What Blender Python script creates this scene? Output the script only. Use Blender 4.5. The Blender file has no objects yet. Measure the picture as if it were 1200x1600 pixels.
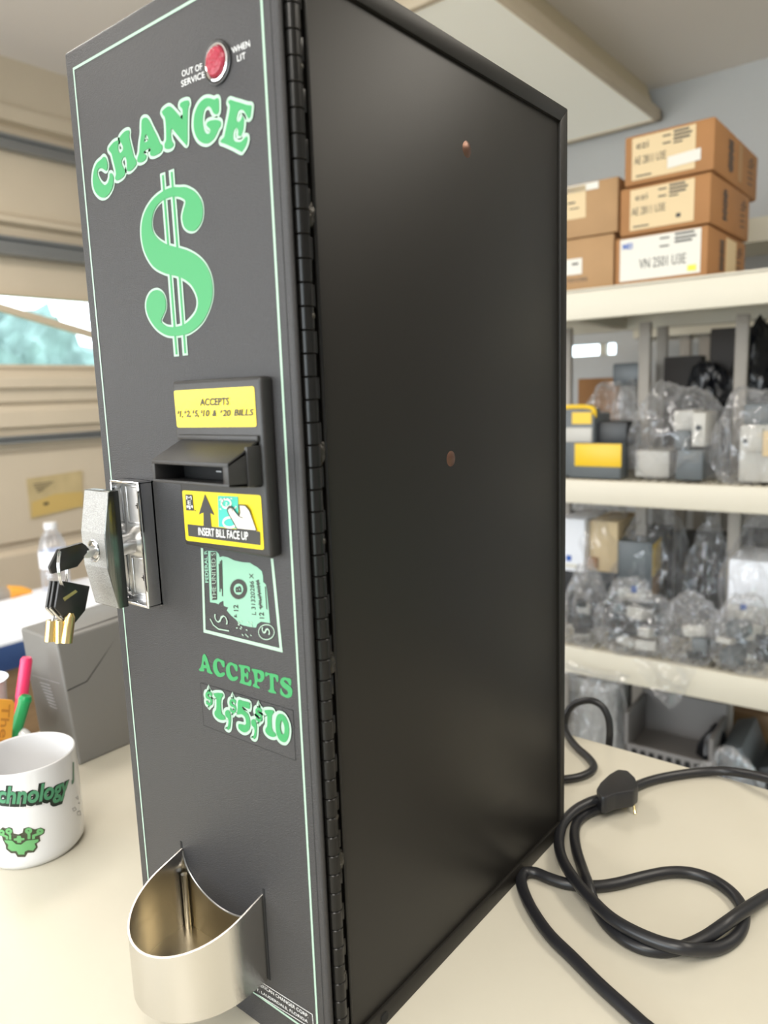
import bpy, bmesh, math, random
from mathutils import Vector, Matrix, noise
from mathutils.geometry import tessellate_polygon
random.seed(7)
PI = math.pi
scene = bpy.context.scene
COL = scene.collection

# ------------------------------------------------------------------ camera
CAM = Vector((0.46125, -0.26937, 0.40084)); F = 1157.2
YAW, PITCH, ROLL = 0.68085, 0.15832, -0.03421
def cam_axes():
    f = Vector((-math.sin(YAW)*math.cos(PITCH), math.cos(YAW)*math.cos(PITCH), -math.sin(PITCH)))
    r = f.cross(Vector((0, 0, 1))).normalized(); u = r.cross(f)
    c, s = math.cos(ROLL), math.sin(ROLL)
    return c*r + s*u, -s*r + c*u, f
CR, CU, CF = cam_axes()
cd = bpy.data.cameras.new('camera'); cam = bpy.data.objects.new('camera', cd); COL.objects.link(cam)
M4 = Matrix((CR, CU, -CF)).transposed().to_4x4(); M4.translation = CAM
cam.matrix_world = M4
cd.sensor_fit = 'VERTICAL'; cd.sensor_height = 34.0; cd.lens = F/1600*34.0
cd.clip_start = 0.02; cd.clip_end = 200
cd.dof.use_dof = True; cd.dof.focus_distance = 0.52; cd.dof.aperture_fstop = 6.0
scene.camera = cam
scene.view_settings.view_transform = 'Standard'; scene.view_settings.look = 'None'
scene.view_settings.gamma = 1; scene.view_settings.use_curve_mapping = False
scene.view_settings.exposure = 0.12

# ------------------------------------------------------------------ world and lights
w = bpy.data.worlds.new('sky'); scene.world = w; w.use_nodes = True
bg = w.node_tree.nodes['Background']; bg.inputs[0].default_value = (0.80, 0.93, 1.0, 1); bg.inputs[1].default_value = 4.2
def area(name, loc, tgt, sx, sy, power, col):
    l = bpy.data.lights.new(name, 'AREA'); l.shape = 'RECTANGLE'; l.size = sx; l.size_y = sy
    l.energy = power; l.color = col
    o = bpy.data.objects.new(name, l); COL.objects.link(o); o.location = loc
    d = Vector(tgt) - Vector(loc); o.rotation_euler = d.to_track_quat('-Z', 'Y').to_euler()
    return o
# daylight through the open garage doorway behind the photographer, to the left and right of it
area('doorway_daylight', (-0.5, -2.75, 0.5), (0.0, 0.0, 0.75), 2.6, 1.8, 54, (0.97, 0.98, 1.0))
area('window_daylight', (-1.70, -1.3, 0.65), (0.0, 0.0, 0.95), 1.8, 0.8, 24, (0.95, 0.97, 1.0))
# fluorescent ceiling fixtures that are switched on, and an added fill by the shelves
area('tube_light_front', (0.6, -1.0, 1.27), (0.6, -0.9, 0), 0.35, 1.2, 22, (1.0, 0.95, 0.88))
area('shelf_fill_light', (1.05, 0.75, 1.27), (0.95, 0.85, 0), 0.35, 1.2, 12, (1.0, 0.93, 0.82))  # added fill that brightens the shelf front, right of the table and cords
area('tube_light_left', (-0.9, 0.3, 1.27), (-0.9, 0.3, 0), 0.30, 0.9, 10, (1.0, 0.94, 0.86))

# ------------------------------------------------------------------ pixel -> place
def ray(px, py): return ((px-600)/F)*CR - ((py-800)/F)*CU + CF
def at(px, py, ax, val):
    d = ray(px, py); t = (val - CAM[ax])/d[ax]; return CAM + t*d
def atp(px, py, P0, N):
    d = ray(px, py); t = (P0-CAM).dot(N)/d.dot(N); return CAM + t*d

# ------------------------------------------------------------------ materials
def mat(name, col, rough=0.5, metal=0.0, bump=0, bscale=200, var=0, vscale=20, spec=0.5, emit=None, aniso=0, stretch=None, col2=None, coat=0, trans=0):
    m = bpy.data.materials.new(name); m.use_nodes = True; nt = m.node_tree; b = nt.nodes['Principled BSDF']
    b.inputs['Base Color'].default_value = (*col, 1); b.inputs['Roughness'].default_value = rough
    b.inputs['Metallic'].default_value = metal; b.inputs['Specular IOR Level'].default_value = spec
    if coat: b.inputs['Coat Weight'].default_value = coat; b.inputs['Coat Roughness'].default_value = .08
    if trans: b.inputs['Transmission Weight'].default_value = trans
    if emit: b.inputs['Emission Color'].default_value = (*emit[:3], 1); b.inputs['Emission Strength'].default_value = emit[3]
    tc = nt.nodes.new('ShaderNodeTexCoord'); mp = nt.nodes.new('ShaderNodeMapping')
    nt.links.new(tc.outputs['Object'], mp.inputs[0])
    if stretch: mp.inputs['Scale'].default_value = stretch
    if bump:
        n = nt.nodes.new('ShaderNodeTexNoise'); n.inputs['Scale'].default_value = bscale; n.inputs['Detail'].default_value = 4
        bp = nt.nodes.new('ShaderNodeBump'); bp.inputs['Strength'].default_value = bump; bp.inputs['Distance'].default_value = 0.0005 if bscale > 100 else .004
        nt.links.new(mp.outputs[0], n.inputs['Vector']); nt.links.new(n.outputs['Fac'], bp.inputs['Height']); nt.links.new(bp.outputs[0], b.inputs['Normal'])
    if var:
        n = nt.nodes.new('ShaderNodeTexNoise'); n.inputs['Scale'].default_value = vscale; n.inputs['Detail'].default_value = 5
        r = nt.nodes.new('ShaderNodeValToRGB'); c2 = col2 or tuple(c*(1-var) for c in col)
        r.color_ramp.elements[0].position = .3; r.color_ramp.elements[1].position = .7
        r.color_ramp.elements[0].color = (*c2, 1); r.color_ramp.elements[1].color = (*col, 1)
        nt.links.new(mp.outputs[0], n.inputs['Vector']); nt.links.new(n.outputs['Fac'], r.inputs[0]); nt.links.new(r.outputs[0], b.inputs['Base Color'])
    return m
def clear(name, tint=(1, 1, 1), fac=0.25, rough=0.12, white=0.25):
    m = bpy.data.materials.new(name); m.use_nodes = True; nt = m.node_tree
    for n in list(nt.nodes): nt.nodes.remove(n)
    out = nt.nodes.new('ShaderNodeOutputMaterial'); tr = nt.nodes.new('ShaderNodeBsdfTransparent'); gl = nt.nodes.new('ShaderNodeBsdfGlossy')
    df = nt.nodes.new('ShaderNodeBsdfDiffuse'); m1 = nt.nodes.new('ShaderNodeMixShader'); m2 = nt.nodes.new('ShaderNodeMixShader')
    lw = nt.nodes.new('ShaderNodeLayerWeight'); mr = nt.nodes.new('ShaderNodeMapRange')
    tr.inputs[0].default_value = (*tint, 1); gl.inputs['Roughness'].default_value = rough; df.inputs[0].default_value = (.82, .83, .86, 1)
    gl.inputs[0].default_value = (.95, .96, 1, 1)
    lw.inputs[0].default_value = .35; mr.inputs['To Min'].default_value = fac; mr.inputs['To Max'].default_value = min(1, fac+.55)
    m1.inputs[0].default_value = white
    nt.links.new(gl.outputs[0], m1.inputs[1]); nt.links.new(df.outputs[0], m1.inputs[2])
    tc = nt.nodes.new('ShaderNodeTexCoord'); nz = nt.nodes.new('ShaderNodeTexNoise'); bp = nt.nodes.new('ShaderNodeBump'); nz.inputs['Scale'].default_value = 26
    nz.inputs['Detail'].default_value = 3; nz.inputs['Distortion'].default_value = 1.6; bp.inputs['Strength'].default_value = .35; bp.inputs['Distance'].default_value = .004
    nt.links.new(tc.outputs['Object'], nz.inputs['Vector']); nt.links.new(nz.outputs['Fac'], bp.inputs['Height']); nt.links.new(bp.outputs[0], gl.inputs['Normal']); nt.links.new(bp.outputs[0], lw.inputs['Normal'])
    nt.links.new(lw.outputs['Facing'], mr.inputs['Value']); nt.links.new(mr.outputs[0], m2.inputs[0])
    nt.links.new(tr.outputs[0], m2.inputs[1]); nt.links.new(m1.outputs[0], m2.inputs[2]); nt.links.new(m2.outputs[0], out.inputs[0])
    return m
M = {}
M['door'] = mat('door_black', (.028, .027, .029), .42, bump=.9, bscale=1700, spec=.5)
M['cab'] = mat('cabinet_black', (.014, .0125, .0105), .40, bump=.12, bscale=2000, spec=.27)
M['hinge'] = mat('hinge_black', (.007, .0065, .006), .25, spec=.28)
M['gap'] = mat('gap_black', (.004, .004, .004), .8)
M['plastic'] = mat('acceptor_plastic', (.022, .021, .021), .38, bump=.3, bscale=3000)
M['green'] = mat('print_green', (.026, .255, .08), .5)
M['pale'] = mat('print_pale_green', (.34, .48, .38), .5)
M['mint'] = mat('print_mint', (.21, .41, .30), .5)
M['white'] = mat('print_white', (.75, .75, .74), .5)
M['ink'] = mat('print_black', (.025, .024, .022), .5)
M['yellow'] = mat('label_yellow', (.78, .60, .004), .32)
M['teal'] = mat('print_teal', (.04, .50, .38), .4)
M['skin'] = mat('print_cream', (.80, .76, .66), .4)
M['film'] = mat('clear_film', (.036, .035, .037), .30)
M['steel'] = mat('brushed_steel', (.62, .605, .58), .17, 1.0, bump=.12, bscale=260, stretch=(25, 25, 1))
def brushed(m):
    nt = m.node_tree; b_ = nt.nodes['Principled BSDF']; t = nt.nodes.new('ShaderNodeTangent'); t.direction_type = 'RADIAL'; t.axis = 'Z'
    nt.links.new(t.outputs[0], b_.inputs['Tangent']); b_.inputs['Anisotropic'].default_value = .6; b_.inputs['Anisotropic Rotation'].default_value = .25
brushed(M['steel'])
M['steel_in'] = mat('steel_floor', (.50, .44, .32), .3, 1.0, bump=.2, bscale=300)
M['chrome'] = mat('chrome', (.72, .72, .73), .07, 1.0)
M['chrome_soft'] = mat('worn_chrome', (.68, .68, .68), .34, 1.0, bump=.2, bscale=300)
M['cast'] = mat('cast_metal', (.46, .455, .44), .45, .8, bump=1.0, bscale=1500, var=.35, vscale=1100)
M['chrome_reflect_dark'] = mat('handle_side', (.20, .21, .20), .22, 1.0, bump=.4, bscale=400, stretch=(1, 1, .05))  # dark surroundings reflected in the chrome are put into its base colour
M['brass'] = mat('brass', (.80, .60, .28), .25, 1.0)
M['keyblack'] = mat('key_head_black', (.012, .012, .012), .3)
M['weld'] = mat('weld_bead', (.03, .026, .02), .16, .3, bump=.8, bscale=700)
M['rivet'] = mat('rivet_copper', (.16, .085, .06), .35, .8)
M['red'] = mat('red_lens', (.24, .003, .018), .12, bump=1.0, bscale=700, spec=.45, var=.6, vscale=600, col2=(.36, .03, .06))
M['table'] = mat('cream_laminate', (.69, .65, .54), .33, bump=.05, bscale=60, var=.05, vscale=7)
M['cord'] = mat('black_rubber', (.014, .014, .016), .38)
M['ceramic'] = mat('white_ceramic', (.74, .74, .75), .12, coat=.6)
M['grayplastic'] = mat('gray_plastic', (.175, .168, .155), .45, bump=.2, bscale=1500)
M['graylight'] = mat('gray_print', (.42, .42, .42), .5)
M['pink'] = mat('pink_plastic', (.90, .045, .16), .35)
M['dpink'] = mat('red_plastic', (.75, .01, .05), .35)
M['mgreen'] = mat('marker_green', (.012, .33, .10), .35)
M['orange'] = mat('orange_tag', (.90, .42, .055), .45)
M['dorange'] = mat('orange_ink', (.55, .22, .03), .5)
M['blue'] = mat('blue_edging', (.022, .055, .17), .45)
M['wood'] = mat('tan_wood', (.33, .20, .10), .5, var=.35, vscale=6, stretch=(1, 1, 8))
M['paper'] = mat('white_paper', (.84, .86, .92), .55)
M['carton'] = mat('corrugated_brown', (.38, .18, .065), .75, bump=.15, bscale=120, var=.12, vscale=10)
M['carton2'] = mat('corrugated_tan', (.41, .245, .115), .7, bump=.15, bscale=120, var=.12, vscale=10)
M['clabel'] = mat('cream_label', (.66, .51, .30), .6)
M['wlabel'] = mat('white_label', (.68, .66, .60), .55)
M['shelf'] = mat('cream_shelf_paint', (.64, .60, .50), .5)
M['post'] = mat('gray_post', (.33, .30, .265), .5)
M['devgray'] = mat('device_gray', (.10, .115, .125), .4)
M['traygray'] = mat('tray_gray', (.16, .15, .145), .5)
M['fillershade'] = mat('filler_shade', (.035, .03, .027), .7)  # near-black colour of the added boxes that deepen the shelf shade
M['devlight'] = mat('device_light', (.46, .45, .42), .45)
M['devdark'] = mat('device_dark', (.018, .02, .022), .4)
M['devyellow'] = mat('device_yellow', (.72, .47, .01), .4)
M['devblue'] = mat('blue_tab', (.01, .09, .42), .4)
M['bag'] = clear('clear_plastic_bag', fac=.07, rough=.10, white=.40)
M['bottle'] = clear('clear_bottle', (.93, .95, 1), .10, .05, .5)
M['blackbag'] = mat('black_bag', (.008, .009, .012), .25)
M['gdoor'] = mat('tan_door_panel', (.66, .56, .43), .55, var=.10, vscale=3)
M['gtrim'] = mat('tan_trim', (.60, .50, .37), .5)
M['strut'] = mat('galvanised_strut', (.30, .31, .32), .42, .7)
M['ceil'] = mat('ceiling_plaster', (.80, .74, .69), .9, bump=.15, bscale=60)
M['bwall'] = mat('gray_wall_paint', (.50, .50, .50), .9, bump=.6, bscale=40)
M['floor'] = mat('concrete_floor', (.40, .38, .35), .7, var=.3, vscale=3)
M['acrylic'] = mat('acrylic_lens', (.90, .89, .80), .45, bump=.0, emit=(1, .95, .82, .16))  # unlit lens given a faint glow to read brighter than the ceiling
M['fixture'] = mat('fixture_metal', (.62, .52, .36), .5)
M['leaf'] = mat('leaf_green', (.24, .35, .32), .9, var=.55, vscale=5, bump=1, bscale=9)
M['grass'] = mat('grass_green', (.05, .15, .05), .9, var=.4, vscale=2)
M['cyan'] = mat('glass', (1, 1, 1), .02, trans=1)
M['tag_y'] = mat('tan_notice', (.60, .47, .25), .6, var=.2, vscale=15)
M['tag_y2'] = mat('amber_notice', (.60, .42, .14), .6)

# lens pattern for the acrylic: fine prisms
def prism_bump(m):
    nt = m.node_tree; b = nt.nodes['Principled BSDF']; tc = nt.nodes.new('ShaderNodeTexCoord')
    v = nt.nodes.new('ShaderNodeTexVoronoi'); v.inputs['Scale'].default_value = 140; v.inputs['Randomness'].default_value = 0
    bp = nt.nodes.new('ShaderNodeBump'); bp.inputs['Strength'].default_value = .7; bp.inputs['Distance'].default_value = .003
    nt.links.new(tc.outputs['Object'], v.inputs['Vector']); nt.links.new(v.outputs['Distance'], bp.inputs['Height']); nt.links.new(bp.outputs[0], b.inputs['Normal'])
prism_bump(M['acrylic'])

# ------------------------------------------------------------------ object helpers
def tag(o, label=None, cat=None, group=None, kind=None):
    if label: o['label'] = label
    if cat: o['category'] = cat
    if group: o['group'] = group
    if kind: o['kind'] = kind
    return o
def empty(name, loc, label, cat, rz=0, group=None):
    o = bpy.data.objects.new(name, None); COL.objects.link(o); o.empty_display_size = .02
    o.matrix_world = Matrix.Translation(Vector(loc)) @ Matrix.Rotation(rz, 4, 'Z')
    return tag(o, label, cat, group)
WM = {}
def wm(o):
    m = o.matrix_basis.copy()
    while o.parent: o = o.parent; m = o.matrix_basis @ m
    return m
class MB:
    def __init__(s): s.bm = bmesh.new(); s.slots = []; s.cur = 0; s.X = None
    def use(s, m):
        if m not in s.slots: s.slots.append(m)
        s.cur = s.slots.index(m); return s
    def _fin(s, faces, smooth=False):
        for f in faces: f.material_index = s.cur; f.smooth = smooth
    def _pt(s, p): p = Vector(p); return s.X @ p if s.X else p
    def box(s, lo, hi, bev=0, seg=2):
        b2 = bmesh.new(); bmesh.ops.create_cube(b2, size=1)
        c = [(lo[i]+hi[i])/2 for i in range(3)]; d = [hi[i]-lo[i] for i in range(3)]
        for v in b2.verts: v.co = Vector((v.co.x*d[0]+c[0], v.co.y*d[1]+c[1], v.co.z*d[2]+c[2]))
        if bev: bmesh.ops.bevel(b2, geom=b2.edges[:], offset=min(bev, min(d)*.49), segments=seg, affect='EDGES', profile=.5)
        return s.merge(b2, bev > 0)
    def merge(s, b2, smooth=False):
        mp = {}
        for v in b2.verts: mp[v] = s.bm.verts.new(s._pt(v.co))
        fs = []
        for f in b2.faces:
            try: fs.append(s.bm.faces.new([mp[v] for v in f.verts]))
            except ValueError: pass
        s._fin(fs, smooth); b2.free(); return s
    def hexa(s, pts, bev=0, seg=2):   # 8 points: bottom 4 ring, top 4 ring
        b2 = bmesh.new(); v = [b2.verts.new(p) for p in pts]
        for q in ((3, 2, 1, 0), (4, 5, 6, 7), (0, 1, 5, 4), (1, 2, 6, 5), (2, 3, 7, 6), (3, 0, 4, 7)): b2.faces.new([v[i] for i in q])
        bmesh.ops.recalc_face_normals(b2, faces=b2.faces[:])
        if bev: bmesh.ops.bevel(b2, geom=b2.edges[:], offset=bev, segments=seg, affect='EDGES', profile=.5)
        return s.merge(b2, bev > 0)
    def prism(s, loop, vec, bev=0, smooth=False):
        b2 = bmesh.new(); vec = Vector(vec); n = len(loop)
        a = [b2.verts.new(Vector(p)) for p in loop]; b = [b2.verts.new(Vector(p)+vec) for p in loop]
        b2.faces.new(a); b2.faces.new(b[::-1])
        for i in range(n): b2.faces.new([a[i], b[i], b[(i+1) % n], a[(i+1) % n]])
        bmesh.ops.recalc_face_normals(b2, faces=b2.faces[:])
        if bev: bmesh.ops.bevel(b2, geom=b2.edges[:], offset=bev, segments=2, affect='EDGES', profile=.5)
        return s.merge(b2, bev > 0 or smooth)
    def lathe(s, prof, org, axis=(0, 0, 1), n=32, a0=0, a1=2*PI):   # prof: (r, h)
        ax = Vector(axis).normalized(); t = Vector((1, 0, 0)) if abs(ax.x) < .8 else Vector((0, 1, 0))
        u = ax.cross(t).normalized(); v = ax.cross(u); org = Vector(org); full = abs(a1-a0-2*PI) < 1e-6
        rings = []
        for r, h in prof:
            if r < 1e-7: rings.append([s.bm.verts.new(s._pt(org+ax*h))]); continue
            rings.append([s.bm.verts.new(s._pt(org+ax*h+(u*math.cos(a)+v*math.sin(a))*r)) for a in [a0+(a1-a0)*k/(n if full else n-1) for k in range(n)]])
        fs = []
        for A, B in zip(rings, rings[1:]):
            for k in range(n if full else n-1):
                k2 = (k+1) % n
                q = [A[k % len(A)], A[k2 % len(A)], B[k2 % len(B)], B[k % len(B)]]
                qq = []
                for x in q:
                    if x not in qq: qq.append(x)
                if len(qq) > 2: fs.append(s.bm.faces.new(qq))
        s._fin(fs, True); return s
    def tube(s, pts, r, n=12, smooth=True, closed=False, samples=8):
        P = catmull(pts, samples, closed) if smooth else [Vector(p) for p in pts]
        rings = []; up = Vector((0, 0, 1)); m = len(P); prev = None
        for i, p in enumerate(P):
            d = (P[(i+1) % m if closed else min(i+1, m-1)] - P[(i-1) % m if closed else max(i-1, 0)]).normalized()
            if prev is None: prev = d.cross(up if abs(d.z) < .9 else Vector((1, 0, 0))).normalized()
            a = (prev - d*prev.dot(d)).normalized(); prev = a; b = d.cross(a)
            rr = r(i/(m-1)) if callable(r) else r
            rings.append([s.bm.verts.new(s._pt(p+(a*math.cos(t)+b*math.sin(t))*rr)) for t in [2*PI*k/n for k in range(n)]])
        fs = []
        for i in range(m if closed else m-1):
            A, B = rings[i], rings[(i+1) % m]
            for k in range(n): fs.append(s.bm.faces.new([A[k], A[(k+1) % n], B[(k+1) % n], B[k]]))
        if not closed: fs += [s.bm.faces.new(rings[0][::-1]), s.bm.faces.new(rings[-1])]
        s._fin(fs, True); return s
    def poly(s, pts, holes=()):
        loops = [[Vector(p) for p in pts]] + [[Vector(p) for p in h] for h in holes]
        tris = tessellate_polygon(loops); allp = [p for l in loops for p in l]
        vs = [s.bm.verts.new(s._pt(p)) for p in allp]; fs = []
        for t in tris:
            try: fs.append(s.bm.faces.new([vs[i] for i in t]))
            except ValueError: pass
        s._fin(fs); return s
    def band(s, pts, w, nrm, closed=True):   # flat ribbon of width w along a line in the plane with normal nrm
        P = [Vector(p) for p in pts]; n = len(P); nrm = Vector(nrm).normalized(); fs = []; L = []
        for i in range(n):
            a = P[(i-1) % n] if closed else P[max(0, i-1)]; b = P[(i+1) % n] if closed else P[min(n-1, i+1)]
            d1 = (P[i]-a); d2 = (b-P[i])
            d1 = d1.normalized() if d1.length > 1e-9 else d2.normalized(); d2 = d2.normalized() if d2.length > 1e-9 else d1
            t = (d1+d2).normalized(); side = nrm.cross(t).normalized(); k = 1/max(.45, t.dot(d2))
            L.append((s.bm.verts.new(s._pt(P[i]+side*w/2*k)), s.bm.verts.new(s._pt(P[i]-side*w/2*k))))
        for i in range(n if closed else n-1):
            j = (i+1) % n; fs.append(s.bm.faces.new([L[i][0], L[j][0], L[j][1], L[i][1]]))
        s._fin(fs); return s
    def sphere(s, c, r, seg=16, sc=(1, 1, 1)):
        b2 = bmesh.new(); bmesh.ops.create_uvsphere(b2, u_segments=seg, v_segments=seg//2+2, radius=1)
        for v in b2.verts: v.co = Vector((v.co.x*r*sc[0]+c[0], v.co.y*r*sc[1]+c[1], v.co.z*r*sc[2]+c[2]))
        return s.merge(b2, True)
    def build(s, name, m=None, parent=None, sharp=35):
        me = bpy.data.meshes.new(name)
        if parent is not None: s.bm.transform(wm(parent).inverted())
        if not s.slots: s.slots = [m]
        s.bm.normal_update()
        for e in s.bm.edges:
            if len(e.link_faces) == 2 and e.calc_face_angle(0) > math.radians(sharp): e.smooth = False
        s.bm.to_mesh(me); s.bm.free()
        for k in s.slots: me.materials.append(M[k] if isinstance(k, str) else k)
        o = bpy.data.objects.new(name, me); COL.objects.link(o)
        if parent is not None: o.parent = parent
        return o
def catmull(pts, k=6, closed=True):
    P = [Vector(p) for p in pts]; n = len(P); out = []
    for i in range(n if closed else n-1):
        if closed: a, b, c, d = P[i-1], P[i], P[(i+1) % n], P[(i+2) % n]
        else: a, b, c, d = P[max(i-1, 0)], P[i], P[i+1], P[min(i+2, n-1)]
        for j in range(k):
            t = j/k
            out.append(.5*((2*b)+(c-a)*t+(2*a-5*b+4*c-d)*t*t+(3*b-a-3*c+d)*t**3))
    if not closed: out.append(P[-1])
    return out
def simple(name, m, parent=None):
    return lambda mb: mb.build(name, m, parent)
def setting(o, k='structure'): o['kind'] = k; return o

_font = {}
def glyphs(text, shear=0, bold=0, space=1.0, nb=True):
    key = (text, shear, bold, space)
    if key not in _font:
        c = bpy.data.curves.new('txt', 'FONT'); c.body = text; c.size = 1; c.shear = shear; c.offset = bold; c.space_character = space; c.resolution_u = 3
        o = bpy.data.objects.new('txt', c); COL.objects.link(o); dg = bpy.context.evaluated_depsgraph_get(); dg.update()
        me = bpy.data.meshes.new_from_object(o.evaluated_get(dg))
        vs = [v.co.copy() for v in me.vertices]; fs = [tuple(p.vertices) for p in me.polygons]
        bpy.data.objects.remove(o); bpy.data.curves.remove(c); bpy.data.meshes.remove(me)
        _font[key] = (vs, fs)
    return _font[key]
def text_on(mb, text, A, B, C, lift=(0, 0, 0), shear=0, bold=0, space=1.0, fn=None):
    """lay text so that its bounding box has lower left A, lower right B, upper left C"""
    vs, fs = glyphs(text, shear, bold, space)
    x0, x1 = min(v.x for v in vs), max(v.x for v in vs); y0, y1 = min(v.y for v in vs), max(v.y for v in vs)
    A, B, C, lift = Vector(A), Vector(B), Vector(C), Vector(lift)
    nv = []
    for v in vs:
        u, t = (v.x-x0)/(x1-x0), (v.y-y0)/(y1-y0); p = A+(B-A)*u+(C-A)*t+lift
        nv.append(mb.bm.verts.new(mb._pt(fn(p) if fn else p)))
    out = []
    for f in fs:
        try: out.append(mb.bm.faces.new([nv[i] for i in f]))
        except ValueError: pass
    mb._fin(out); return mb

# ================================================================== THE ROOM
ZC, ZF, XW, YB, XR, YFR = 1.40, -0.90, -1.82, 2.47, 3.0, -3.0
setting(MB().box((XW-.3, YFR-.1, ZF-.1), (XR+.1, YB+.6, ZF)).build('floor', 'floor'))
setting(MB().box((XW-.3, YFR-.1, ZC), (XR+.1, YB+.6, ZC+.1)).build('ceiling', 'ceil'))
# back wall with a low window seen between the shelves
wz0, wz1 = at(920, 557, 1, YB).z, at(920, 537, 1, YB).z
wx0, wx1 = at(885, 547, 1, YB).x-.05, at(962, 547, 1, YB).x
b = MB(); b.box((XW-.1, YB, ZF), (wx0, YB+.1, ZC)).box((wx1, YB, ZF), (XR+.1, YB+.1, ZC)).box((wx0, YB, ZF), (wx1, YB+.1, wz0)).box((wx0, YB, wz1), (wx1, YB+.1, ZC))
setting(b.build('wall_back', 'bwall'))
xm = at(938, 547, 1, YB).x
b = MB(); b.box((xm-.012, YB+.02, wz0), (xm+.012, YB+.05, wz1)).box((wx0, YB+.02, wz0-.005), (wx1, YB+.05, wz0+.004))
setting(b.build('window_1', 'shelf'))
b = MB(); b.box((XR, YFR, ZF), (XR+.1, .8, ZC)).box((XR, 2.3, ZF), (XR+.1, YB+.1, ZC)).box((XR, .8, 0.0), (XR+.1, 2.3, ZC))   # half raised door
setting(b.build('wall_right', 'bwall'))
# front wall (behind the photographer): the open doorway
b = MB(); b.box((XW-.1, YFR-.1, ZF), (-1.3, YFR, ZC)).box((1.7, YFR-.1, ZF), (XR, YFR, ZC)).box((-1.3, YFR-.1, 1.25), (1.7, YFR, ZC))
setting(b.build('wall_front', 'bwall'))
MB().box((-8, -12, ZF-.06), (10, YFR-.15, ZF-.02)).box((XR+.15, YFR-.1, ZF-.06), (20, 12, ZF-.02)).build('ground', 'grass')['kind'] = 'structure'

# left wall: a panelled sectional door, its ribs run along Y
def zl(py):    # height on the left wall of a photo row at the photo's left edge
    return at(0, py, 0, XW).z
prof = [(85, 0), (160, 0), (163, .012), (186, .012), (190, -.012), (198, .0), (330, 0), (338, .02), (346, .02), (352, -.006), (366, -.006), (404, .004), (430, .004)]
wtop, wbot = zl(455), zl(576)
def slab(rows, y0, y1):
    lp = [(XW+dx, y0, z) for z, dx in rows]; lp += [(XW-.06, y0, rows[-1][0]), (XW-.06, y0, rows[0][0])]
    b.prism(lp, (0, y1-y0, 0))
b = MB()
slab([(ZC+.02, 0)] + [(zl(p), d) for p, d in prof] + [(wtop, .004)], YFR, YB)
low = [(wbot, .004), (zl(592), .03), (zl(606), .03), (zl(610), .012), (zl(628), .012), (zl(634), -.004), (zl(644), .006), (zl(668), .006), (zl(672), -.01), (zl(705), -.01), (zl(712), .004), (zl(850), .004), (zl(856), -.012), (zl(866), -.012), (zl(872), .006), (-.3, .006), (-.305, -.01), (-.33, -.01), (-.335, .004), (ZF, .004)]
slab(low, YFR, YB)
opens = [(-2.6, -2.05), (-1.75, -1.2), (-.9, -.35), (-.05, .42), (.62, 1.25), (1.55, 2.1)]
y = YFR
for o0, o1 in opens + [(YB, YB)]:
    b.box((XW-.06, y, wbot), (XW+.004, o0, wtop)); y = o1
setting(b.build('wall_left', 'gdoor'))
for i, (o0, o1) in enumerate(opens):
    b = MB(); h = wtop-wbot
    b.box((XW-.03, o0, wbot), (XW+.012, o1, wbot+.012)).box((XW-.03, o0, wtop-.01), (XW+.012, o1, wtop)).box((XW-.03, o0, wbot), (XW+.012, o0+.012, wtop)).box((XW-.03, o1-.012, wbot), (XW+.012, o1, wtop))
    # sunburst insert: arched corner filler and a slanting bar
    arc = [(XW-.02, o0, wtop)] + [(XW-.02, o0+(o1-o0)*.5*t, wbot+h*(.80+.20*math.sin(t*PI/2))) for t in [k/8 for k in range(9)]]
    b.prism(arc, (.025, 0, 0))
    bar = [at(-60, 462, 0, XW), at(0, 480, 0, XW), at(142, 522, 0, XW), at(200, 540, 0, XW)]
    dz0 = bar[1].z-wbot; dz1 = bar[2].z-wbot
    yy0, yy1 = bar[1].y-.62, bar[2].y-.62
    sl = (dz1-dz0)/(yy1-yy0); za = dz0+sl*(0-yy0); zb = dz0+sl*(o1-o0-yy0)
    b.prism([(XW-.015, o0, wbot+za+.011), (XW-.015, o1, wbot+zb+.011), (XW-.015, o1, wbot+zb-.011), (XW-.015, o0, wbot+za-.011)], (.02, 0, 0))
    setting(b.build('window_%d' % (i+2), 'gtrim'))
b = MB()
for pa, pb, d in ((212, 235, .035), (372, 400, .05), (682, 694, .035)):
    z0, z1 = zl(pb), zl(pa)
    b.prism([(XW+.01, YFR, z0), (XW+d, YFR, z0), (XW+d, YFR, z0+.008), (XW+d*.7, YFR, z0+.012), (XW+d*.7, YFR, z1-.012), (XW+d, YFR, z1-.008), (XW+d, YFR, z1), (XW+.01, YFR, z1)], (0, YB-YFR, 0))
setting(b.build('trim_1', 'strut'))
# notice stuck on the lower panel
q = [at(41, 748, 0, XW+.006), at(128, 735, 0, XW+.006), at(130, 792, 0, XW+.006), at(48, 812, 0, XW+.006)]
nt_ = empty('notice', q[3], 'faded tan paper notice stuck on the panelled door below the window', 'notice')
b = MB(); b.prism(q, (.0015, 0, 0)); b.build('sheet', 'tag_y', nt_)
q2 = [at(50, 785, 0, XW+.0085), at(86, 772, 0, XW+.0085), at(130, 768, 0, XW+.0085), at(130, 790, 0, XW+.0085), at(50, 808, 0, XW+.0085)]
b = MB(); b.poly(q2); b.build('amber_block', 'tag_y2', nt_)
b = MB(); b.use('ink')
for k in range(4): b.band([at(52+k*2, 757+k*4, 0, XW+.009), at(84-k*5, 753+k*4, 0, XW+.009)], .0022, (1, 0, 0), False)
b.build('notice_print', 'ink', nt_); b = MB()
b.band([at(68, 788, 0, XW+.0095), at(76, 786, 0, XW+.0095)], .008, (1, 0, 0), False)
b.build('notice_stamp', 'ink', nt_)
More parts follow.
